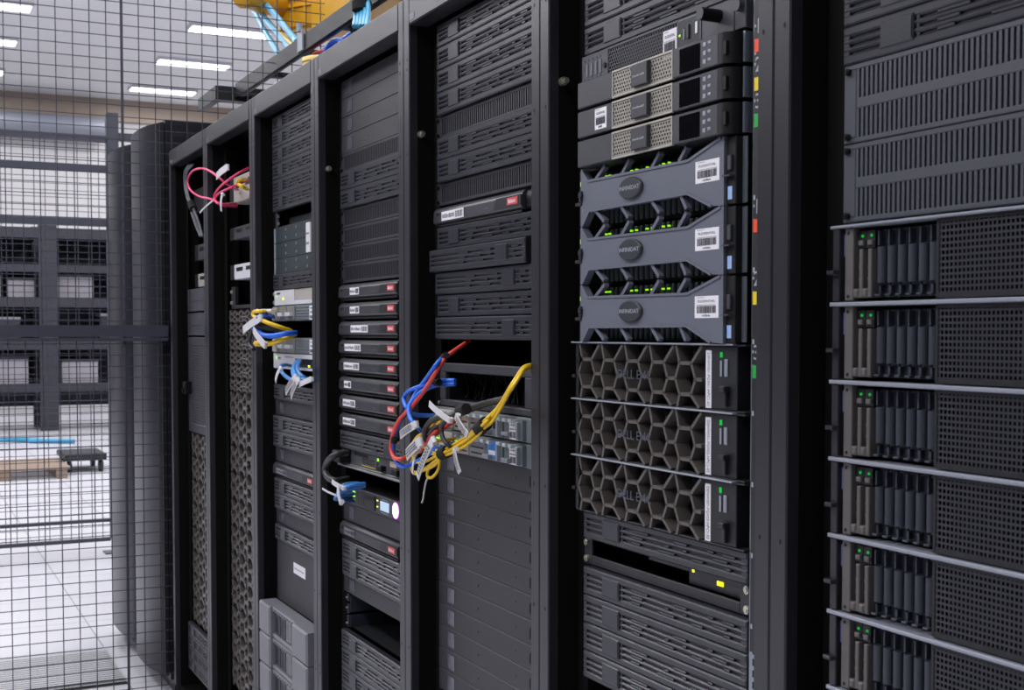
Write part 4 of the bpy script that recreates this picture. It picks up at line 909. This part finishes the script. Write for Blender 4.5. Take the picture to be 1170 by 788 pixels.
c = cable('network_cable', 'thin black cable looping down in front of the lower switch', C_BLK, 0.0042, [(-0.8047, -0.045, 1.2661), (-0.828, -0.055, 1.2511), (-0.8558, -0.06, 1.237), (-0.8658, -0.06, 1.2222), (-0.8559, -0.06, 1.2071), (-0.8439, -0.055, 1.1969), (-0.8736, -0.03, 1.1887)], None)
c = cable('network_cable', 'short dark red cable behind the yellow tangle', C_RED, 0.0042, [(-0.993, 0.03, 1.2336), (-0.9433, -0.01, 1.2281), (-0.9423, -0.03, 1.2157), (-0.9446, -0.045, 1.2046), (-0.9789, -0.045, 1.1871), (-1.0052, -0.045, 1.1716)], None)
c = cable('network_cable', 'pale cable curling at the front of the upper switch', C_WHT, 0.0036, [(-1.031, 0.03, 1.2125), (-1.0085, 0.0, 1.2167), (-0.9633, -0.03, 1.2274), (-0.9437, -0.04, 1.2389), (-0.9505, -0.03, 1.2447), (-1.0378, 0.02, 1.2415)], None)
c = cable('fibre_cable', 'yellow fibre cable curving up to the rack post, first of the four post cables', C_YEL, 0.0029, [(-0.6325, 0.0, 1.346), (-0.6217, -0.02, 1.3407), (-0.61, -0.045, 1.3137), (-0.6537, -0.04, 1.2815), (-0.6881, -0.04, 1.2547), (-0.7241, -0.04, 1.239), (-0.7607, -0.04, 1.2198), (-0.8188, -0.04, 1.1983), (-0.886, -0.04, 1.18), (-0.928, -0.045, 1.175), (-0.9746, -0.045, 1.1809), (-0.9745, -0.045, 1.2007), (-0.9361, -0.045, 1.2248), (-0.8948, -0.045, 1.2404), (-1.0164, 0.02, 1.241)], 'yellow fibre cables')
paper_flag(c, (-1.0018, -0.075, 1.1665), (-0.9356, -0.075, 1.1967), 0.0216, 'white printed paper flag')
c = cable('fibre_cable', 'yellow fibre cable curving up to the rack post, second of the four post cables', C_YEL, 0.0029, [(-0.6325, 0.0, 1.3431), (-0.6186, -0.02, 1.3387), (-0.6068, -0.045, 1.3124), (-0.6385, -0.049, 1.2794), (-0.6737, -0.049, 1.2518), (-0.709, -0.049, 1.2366), (-0.7464, -0.049, 1.2165), (-0.8048, -0.049, 1.1946), (-0.8699, -0.049, 1.1779), (-0.9239, -0.045, 1.1705), (-0.9791, -0.045, 1.1556), (-1.0277, -0.045, 1.1511), (-1.0479, -0.045, 1.1714), (-1.0273, -0.045, 1.1951), (-0.9744, -0.045, 1.214), (-0.9276, -0.045, 1.2351), (-1.0378, 0.02, 1.238)], 'yellow fibre cables')
paper_flag(c, (-0.9345, -0.08, 1.1322), (-0.861, -0.08, 1.2059), 0.0173, 'long white printed paper flag')
c = cable('fibre_cable', 'yellow fibre cable curving up to the rack post, hanging in the lowest small loop', C_YEL, 0.0029, [(-0.6325, 0.0, 1.3409), (-0.6186, -0.02, 1.3365), (-0.6037, -0.045, 1.3125), (-0.6586, -0.043, 1.2774), (-0.6965, -0.043, 1.2492), (-0.7312, -0.043, 1.234), (-0.7716, -0.043, 1.2133), (-0.8322, -0.043, 1.1908), (-0.8945, -0.043, 1.1745), (-0.9074, -0.045, 1.1671), (-0.9158, -0.045, 1.1469), (-0.9451, -0.045, 1.1293), (-0.9685, -0.045, 1.1285), (-0.962, -0.045, 1.144), (-0.9239, -0.045, 1.164), (-0.8951, -0.045, 1.1762)], 'yellow fibre cables')
c = cable('fibre_cable', 'yellow fibre cable ending in the open chassis, uppermost cut end', C_YEL, 0.0029, [(-0.8003, 0.03, 1.2777), (-0.6878, -0.051, 1.2528), (-0.7215, -0.051, 1.2375), (-0.7637, -0.051, 1.2174), (-0.8253, -0.051, 1.1953), (-0.8844, -0.051, 1.1785), (-0.9239, -0.045, 1.164), (-0.9792, -0.045, 1.1423), (-1.0234, -0.045, 1.1279), (-1.0459, -0.045, 1.1307), (-1.0504, -0.045, 1.1456), (-1.0231, -0.045, 1.1667), (-0.9746, -0.045, 1.1891), (-0.9847, -0.03, 1.2027)], 'yellow fibre cables')
paper_flag(c, (-0.9834, -0.07, 1.1332), (-0.9611, -0.07, 1.1814), 0.0072, 'narrow white paper flag')
c = cable('fibre_cable', 'yellow fibre cable ending in the open chassis, second cut end', C_YEL, 0.0029, [(-0.8003, 0.03, 1.2737), (-0.709, -0.041, 1.2557), (-0.743, -0.041, 1.2398), (-0.7857, -0.041, 1.2205), (-0.848, -0.041, 1.1989), (-0.9077, -0.041, 1.1804), (-0.9322, -0.045, 1.1763), (-0.966, -0.045, 1.1783), (-0.9762, -0.03, 1.1901), (-0.9809, -0.01, 1.1939), (-0.9872, 0.02, 1.1956)], 'yellow fibre cables')
paper_flag(c, (-0.7866, -0.06, 1.1542), (-0.8092, -0.06, 1.1922), 0.0130, 'white printed paper flag')
c = cable('fibre_cable', 'yellow fibre cable ending in the open chassis, third cut end', C_YEL, 0.0029, [(-0.8021, 0.03, 1.269), (-0.688, -0.047, 1.2599), (-0.7226, -0.047, 1.2438), (-0.7628, -0.047, 1.2256), (-0.8231, -0.047, 1.2048), (-0.8851, -0.047, 1.1853), (-0.9197, -0.045, 1.1806), (-0.9447, -0.045, 1.1915), (-0.9488, -0.045, 1.206), (-0.9658, -0.045, 1.2179), (-0.9675, -0.03, 1.2288), (-1.0336, 0.02, 1.2297)], 'yellow fibre cables')
paper_flag(c, (-0.9009, -0.07, 1.2696), (-0.8091, -0.07, 1.245), 0.0115, 'beige paper flag')
c = cable('fibre_cable', 'yellow fibre cable ending in the open chassis, lowest cut end', C_YEL, 0.0029, [(-0.8039, 0.03, 1.2642), (-0.6947, -0.039, 1.2583), (-0.7304, -0.039, 1.2422), (-0.7682, -0.039, 1.2238), (-0.8272, -0.039, 1.2028), (-0.8931, -0.039, 1.1833), (-0.928, -0.045, 1.1734), (-0.9618, -0.045, 1.1753), (-0.992, -0.045, 1.1861), (-1.0095, -0.045, 1.1964), (-0.9874, -0.045, 1.2097), (-0.9847, -0.03, 1.216), (-1.051, 0.02, 1.2132)], 'yellow fibre cables')
paper_flag(c, (-0.7197, -0.075, 1.2256), (-0.7672, -0.075, 1.2539), 0.0130, 'white printed paper flag')
c = cable('fibre_cable', 'yellow fibre cable curving up to the rack post and hanging in the wide low loop', C_YEL, 0.0029, [(-0.6325, 0.0, 1.3445), (-0.6217, -0.02, 1.3386), (-0.6132, -0.045, 1.3135), (-0.6524, -0.045, 1.2816), (-0.6896, -0.045, 1.2547), (-0.7244, -0.045, 1.2391), (-0.764, -0.045, 1.2197), (-0.824, -0.045, 1.1981), (-0.887, -0.045, 1.1802), (-0.9157, -0.045, 1.1615), (-0.945, -0.045, 1.1489), (-0.9879, -0.045, 1.1381), (-1.0369, -0.045, 1.1299), (-1.0458, -0.045, 1.1443), (-1.0366, -0.045, 1.1639), (-1.0096, -0.045, 1.178)], 'yellow fibre cables')
wrap(c, (-0.7369, -0.045, 1.233), (-0.7104, -0.045, 1.2453), 0.0125, 'black velcro wrap')
wrap(c, (-0.9012, -0.045, 1.1765), (-0.8729, -0.045, 1.1838), 0.0115, 'black velcro wrap')
c = cable('cable_tie', 'thin white tie tail hanging from the yellow tangle', C_WHT, 0.0018, [(-0.9685, -0.045, 1.1252), (-0.9751, -0.045, 1.1179), (-0.9816, -0.045, 1.1072), (-0.9861, -0.045, 1.095), (-0.9905, -0.045, 1.0828), (-0.9972, -0.045, 1.0753)], None)
c = cable('network_cable', 'topmost of four short blue cables beside the violet-lamp appliance', C_LBL, 0.0044, [(-1.4461, 0.0, 1.0601), (-1.428, -0.03, 1.0617), (-1.4351, -0.05, 1.0552), (-1.4809, -0.05, 1.0383), (-1.4903, -0.05, 1.0273), (-1.5193, -0.03, 1.0156), (-1.5975, 0.02, 1.0053)], 'short blue cables')
paper_flag(c, (-1.4537, -0.06, 1.0557), (-1.436, -0.06, 1.0226), 0.0144, 'white paper flag')
c = cable('network_cable', 'second of four short blue cables beside the violet-lamp appliance', C_LBL, 0.0044, [(-1.4903, 0.0, 1.0563), (-1.4576, -0.03, 1.0605), (-1.447, -0.05, 1.0578), (-1.4655, -0.05, 1.044), (-1.5067, -0.03, 1.0292), (-1.5785, 0.02, 1.021)], 'short blue cables')
paper_flag(c, (-1.5121, -0.055, 1.0609), (-1.4323, -0.055, 1.0548), 0.0108, 'white paper flag')
c = cable('network_cable', 'third of four short blue cables beside the violet-lamp appliance', C_LBL, 0.0044, [(-1.4462, 0.0, 1.0552), (-1.434, -0.03, 1.0552), (-1.4412, -0.05, 1.0467), (-1.4903, -0.05, 1.0292), (-1.4997, -0.05, 1.0222), (-1.5192, -0.03, 1.0186), (-1.5911, 0.02, 1.0102)], 'short blue cables')
paper_flag(c, (-1.5835, -0.055, 1.0369), (-1.4814, -0.055, 1.0326), 0.0043, 'thin white tie tail')
c = cable('network_cable', 'lowest of four short blue cables beside the violet-lamp appliance', C_LBL, 0.0044, [(-1.4845, 0.0, 1.045), (-1.4698, -0.03, 1.0463), (-1.4534, -0.05, 1.0395), (-1.4657, -0.05, 1.0302), (-1.5241, -0.02, 1.0145), (-1.5787, 0.02, 1.0044)], 'short blue cables')
c = cable('power_cable', 'thick black power cable looping out left of the grey router', C_BLK, 0.0080, [(-1.5687, 0.0, 1.1194), (-1.5473, -0.02, 1.1201), (-1.5441, -0.04, 1.1152), (-1.5895, -0.04, 1.0968), (-1.6063, -0.04, 1.0767), (-1.5836, -0.04, 1.0626), (-1.5261, -0.04, 1.0606), (-1.6449, 0.03, 1.0485)], None)
c = cable('fibre_cable', 'upper yellow cable curling out of the upper silver switch', C_YEL, 0.0058, [(-2.2664, 0.03, 1.4585), (-2.2397, 0.0, 1.4566), (-2.1558, -0.04, 1.4556), (-2.2197, -0.04, 1.457), (-2.2452, -0.04, 1.4503), (-2.2248, -0.04, 1.4416), (-2.1298, -0.04, 1.4287), (-2.0994, -0.01, 1.4145), (-2.1123, 0.03, 1.4027)], None)
paper_flag(c, (-2.3216, -0.05, 1.4054), (-2.137, -0.05, 1.4382), 0.0216, 'white paper flag')
wrap(c, (-2.2625, -0.01, 1.4574), (-2.1501, -0.01, 1.4557), 0.0072, 'beige sleeve')
c = cable('fibre_cable', 'lower yellow cable curling out of the lower silver switch', C_YEL, 0.0058, [(-2.0714, 0.03, 1.3945), (-2.0666, -0.01, 1.3793), (-2.124, -0.03, 1.3672), (-2.204, -0.04, 1.3654), (-2.2223, -0.04, 1.3701), (-2.1583, -0.04, 1.3706), (-2.2779, 0.03, 1.3681)], None)
paper_flag(c, (-2.2111, -0.05, 1.4076), (-2.0947, -0.05, 1.3652), 0.0216, 'grey paper flag')
c = cable('network_cable', 'bright blue cable between the two silver switches', C_BLU, 0.0070, [(-2.0713, 0.03, 1.398), (-2.0413, -0.01, 1.3946), (-2.0801, -0.03, 1.3898), (-2.1309, -0.04, 1.3909), (-2.1937, -0.04, 1.4004), (-2.2491, -0.04, 1.415), (-2.2298, -0.04, 1.4319), (-2.1562, -0.04, 1.442), (-2.2939, 0.03, 1.4452)], None)
c = cable('network_cable', 'black cable sagging between the two silver switches', C_BLK, 0.0062, [(-2.1715, 0.04, 1.4076), (-2.1253, -0.01, 1.4075), (-2.1665, -0.035, 1.4135), (-2.2397, -0.035, 1.4223), (-2.2878, -0.035, 1.3979), (-2.308, -0.035, 1.3682), (-2.2607, -0.035, 1.3514)], None)
c = cable('network_cable', 'leftward-looping of the blue cables hanging from the white device', C_LBL, 0.0050, [(-2.0487, 0.03, 1.3243), (-1.9506, -0.01, 1.312), (-1.8704, -0.035, 1.2988), (-1.8328, -0.035, 1.2867), (-1.7666, -0.035, 1.2824), (-1.8292, 0.0, 1.2764)], 'blue cables of the white device')
paper_flag(c, (-1.8982, -0.05, 1.247), (-1.8125, -0.05, 1.2876), 0.0187, 'white printed paper flag')
c = cable('network_cable', 'rightmost of the blue cables hanging from the white device', C_LBL, 0.0050, [(-2.0328, 0.03, 1.3235), (-1.9233, -0.01, 1.3126), (-1.8325, -0.035, 1.2998), (-1.7883, -0.035, 1.2881), (-1.8364, 0.0, 1.2794)], 'blue cables of the white device')
paper_flag(c, (-1.8346, -0.055, 1.2389), (-1.7735, -0.055, 1.2825), 0.0187, 'white printed paper flag')
c = cable('network_cable', 'second of the blue cables hanging from the white device', C_LBL, 0.0050, [(-2.065, 0.03, 1.3205), (-1.9626, -0.01, 1.3071), (-1.8783, -0.035, 1.2919), (-1.8405, -0.035, 1.2799), (-1.8961, 0.0, 1.2707)], 'blue cables of the white device')
paper_flag(c, (-1.7832, -0.05, 1.2692), (-1.6824, -0.05, 1.2876), 0.0130, 'white paper flag')
c = cable('network_cable', 'far left single of the blue cables hanging from the white device', C_LBL, 0.0050, [(-2.1229, 0.03, 1.3085), (-2.0433, -0.01, 1.3132), (-1.9973, -0.035, 1.3089), (-1.9813, -0.035, 1.2956), (-1.9333, -0.035, 1.2834), (-1.8709, -0.035, 1.2777), (-1.9189, 0.0, 1.2721)], 'blue cables of the white device')
paper_flag(c, (-1.9906, -0.05, 1.2704), (-1.9487, -0.05, 1.3057), 0.0130, 'white paper flag')
c = cable('network_cable', 'pink cable making a wide loop in front of the rack post', C_PNK, 0.0036, [(-2.7615, 0.05, 1.8501), (-2.6594, 0.0, 1.8481), (-2.6801, -0.03, 1.8756), (-2.7971, -0.03, 1.9091), (-2.9211, -0.03, 1.9317), (-3.0529, -0.03, 1.9383), (-3.1228, -0.03, 1.9181), (-3.0966, -0.03, 1.8829), (-2.9637, -0.03, 1.8465), (-2.7886, -0.03, 1.8199), (-2.7102, -0.01, 1.7958), (-2.7857, 0.05, 1.7998)], 'pink cables')
paper_flag(c, (-2.6718, -0.04, 1.8782), (-2.5367, -0.04, 1.8905), 0.0216, 'white paper flag')
c = cable('network_cable', 'pink cable rising to the upper right behind the post', C_PNK, 0.0036, [(-2.5909, 0.04, 1.8988), (-2.5394, 0.0, 1.8775), (-2.5468, -0.03, 1.8558), (-2.6813, -0.03, 1.8435), (-2.7405, -0.03, 1.825), (-2.7177, -0.03, 1.8038), (-2.6876, -0.01, 1.7911), (-2.7744, 0.05, 1.8015)], 'pink cables')
paper_flag(c, (-2.6133, -0.04, 1.7672), (-2.6002, -0.04, 1.8162), 0.0187, 'white paper flag')
c = cable('network_cable', 'pink cable running flat into the grey patch unit', C_PNK, 0.0036, [(-2.5921, 0.04, 1.8618), (-2.5511, 0.0, 1.8448), (-2.5695, -0.03, 1.8294), (-2.6819, -0.03, 1.8274), (-2.7291, -0.03, 1.813), (-2.6603, -0.03, 1.7931), (-2.7854, 0.05, 1.8108)], 'pink cables')
paper_flag(c, (-2.953, -0.03, 1.7911), (-2.7648, -0.03, 1.8136), 0.0050, 'thin white tie tail')
c = cable('fibre_cable', 'short yellow cable at the top of the grey patch unit', C_YEL, 0.0060, [(-2.6129, 0.04, 1.8667), (-2.5297, 0.0, 1.8542), (-2.5722, 0.0, 1.8496), (-2.5096, 0.0, 1.8326), (-2.6034, 0.04, 1.8364)], None)
c = cable('power_cable', 'left of three dark cables hanging in the farthest rack', C_GRY, 0.0042, [(-3.3421, 0.02, 1.9974), (-3.4098, 0.02, 1.9802), (-3.4191, 0.02, 1.9434), (-3.3913, 0.02, 1.8964), (-3.3341, 0.02, 1.8535), (-3.2925, 0.02, 1.8127), (-3.2375, 0.02, 1.7715), (-3.17, 0.02, 1.7302)], 'dark hanging cables')
c = cable('power_cable', 'middle of three dark cables hanging in the farthest rack', C_BLK, 0.0042, [(-3.3102, 0.02, 1.9936), (-3.3901, 0.02, 1.978), (-3.4026, 0.02, 1.9416), (-3.3749, 0.02, 1.8948), (-3.3182, 0.02, 1.852), (-3.2612, 0.02, 1.8101), (-3.2069, 0.02, 1.7692), (-3.1521, 0.02, 1.729)], 'dark hanging cables')
wrap(c, (-3.3121, 0.02, 1.8577), (-3.2773, 0.02, 1.833), 0.0140, 'black velcro wrap')
c = cable('power_cable', 'right of three dark cables hanging in the farthest rack', C_GRY, 0.0042, [(-3.2787, 0.02, 1.9899), (-3.3705, 0.02, 1.9758), (-3.3862, 0.02, 1.9399), (-3.3587, 0.02, 1.8932), (-3.3023, 0.02, 1.8506), (-3.2303, 0.02, 1.8075), (-3.1766, 0.02, 1.7669), (-3.1343, 0.02, 1.7278)], 'dark hanging cables')
c = cable('overhead_cable', 'uppermost cyan cable dropping from the yellow duct to the cable ladder', C_CYA, 0.0130, [(-4.8153, 0.62, 3.027), (-4.2936, 0.55, 2.7946), (-3.775, 0.48, 2.5873), (-3.5049, 0.44, 2.4805), (-3.4029, 0.43, 2.4266)], 'cables dropping to the ladder')
c = cable('overhead_cable', 'steep cyan cable farthest left dropping from the yellow duct to the cable ladder', C_CYA, 0.0130, [(-4.8482, 0.62, 3.0349), (-4.5238, 0.58, 2.8612), (-4.1293, 0.52, 2.6802), (-3.7443, 0.46, 2.5165), (-3.5891, 0.44, 2.4502)], 'cables dropping to the ladder')
c = cable('overhead_cable', 'yellow cable dropping from the yellow duct to the cable ladder', C_YEL, 0.0100, [(-4.7507, 0.62, 3.0033), (-4.2873, 0.56, 2.7866), (-3.7845, 0.49, 2.5974), (-3.4468, 0.44, 2.482)], 'cables dropping to the ladder')
c = cable('overhead_cable', 'cyan cable nearest the duct dropping from the yellow duct to the cable ladder', C_CYA, 0.0130, [(-4.6272, 0.6, 2.9796), (-4.1433, 0.54, 2.7897), (-3.6411, 0.47, 2.5856), (-3.3791, 0.43, 2.4802)], 'cables dropping to the ladder')
c = cable('overhead_cable', 'first strand of the cyan bundle beside the ladder, top centre', C_CYA, 0.0075, [(-2.5361, 0.36, 2.4565), (-2.4918, 0.35, 2.4074), (-2.4312, 0.33, 2.3597), (-2.3005, 0.28, 2.2895)], 'cyan bundle')
c = cable('overhead_cable', 'second strand of the cyan bundle beside the ladder, top centre', C_CYA, 0.0075, [(-2.5068, 0.36, 2.4494), (-2.4629, 0.35, 2.4007), (-2.4028, 0.33, 2.3533), (-2.2731, 0.28, 2.2835)], 'cyan bundle')
c = cable('overhead_cable', 'third strand of the cyan bundle beside the ladder, top centre', C_CYA, 0.0075, [(-2.4779, 0.36, 2.4425), (-2.4345, 0.35, 2.3941), (-2.3748, 0.33, 2.347), (-2.246, 0.28, 2.2777)], 'cyan bundle')
wrap(c, (-2.4043, 0.34, 2.3652), (-2.4063, 0.34, 2.3917), 0.0300, 'wide black velcro wrap')
c = cable('overhead_cable', 'fourth strand of the cyan bundle beside the ladder, top centre', C_CYA, 0.0075, [(-2.4494, 0.36, 2.4356), (-2.4064, 0.35, 2.3876), (-2.3472, 0.33, 2.3408), (-2.2193, 0.28, 2.2719)], 'cyan bundle')
c = cable('overhead_cable', 'fifth strand of the cyan bundle beside the ladder, top centre', C_CYA, 0.0075, [(-2.4213, 0.36, 2.4289), (-2.3786, 0.35, 2.3812), (-2.3199, 0.33, 2.3347), (-2.1929, 0.28, 2.2662)], 'cyan bundle')
c = cable('overhead_cable', 'dark blue cable lying on the ladder rungs', C_BLU, 0.0110, [(-2.7979, 0.5, 2.4493), (-2.9764, 0.5, 2.4288), (-3.1193, 0.5, 2.4279), (-3.25, 0.5, 2.4323), (-3.2923, 0.48, 2.41)], None)
c = cable('overhead_cable', 'blue coil of cable on the ladder', C_BLU, 0.0100, [(-3.096, 0.45, 2.3874), (-3.0365, 0.45, 2.406), (-2.96, 0.45, 2.4023), (-2.9137, 0.45, 2.381), (-2.97, 0.45, 2.3685), (-3.0566, 0.45, 2.3796), (-3.1566, 0.45, 2.3808)], None)
c = cable('overhead_cable', 'thin red cable on the ladder near the small tub', C_RED, 0.0060, [(-3.0958, 0.45, 2.3935), (-3.1973, 0.45, 2.4074), (-3.2604, 0.45, 2.4009), (-3.1033, 0.42, 2.3492)], None)
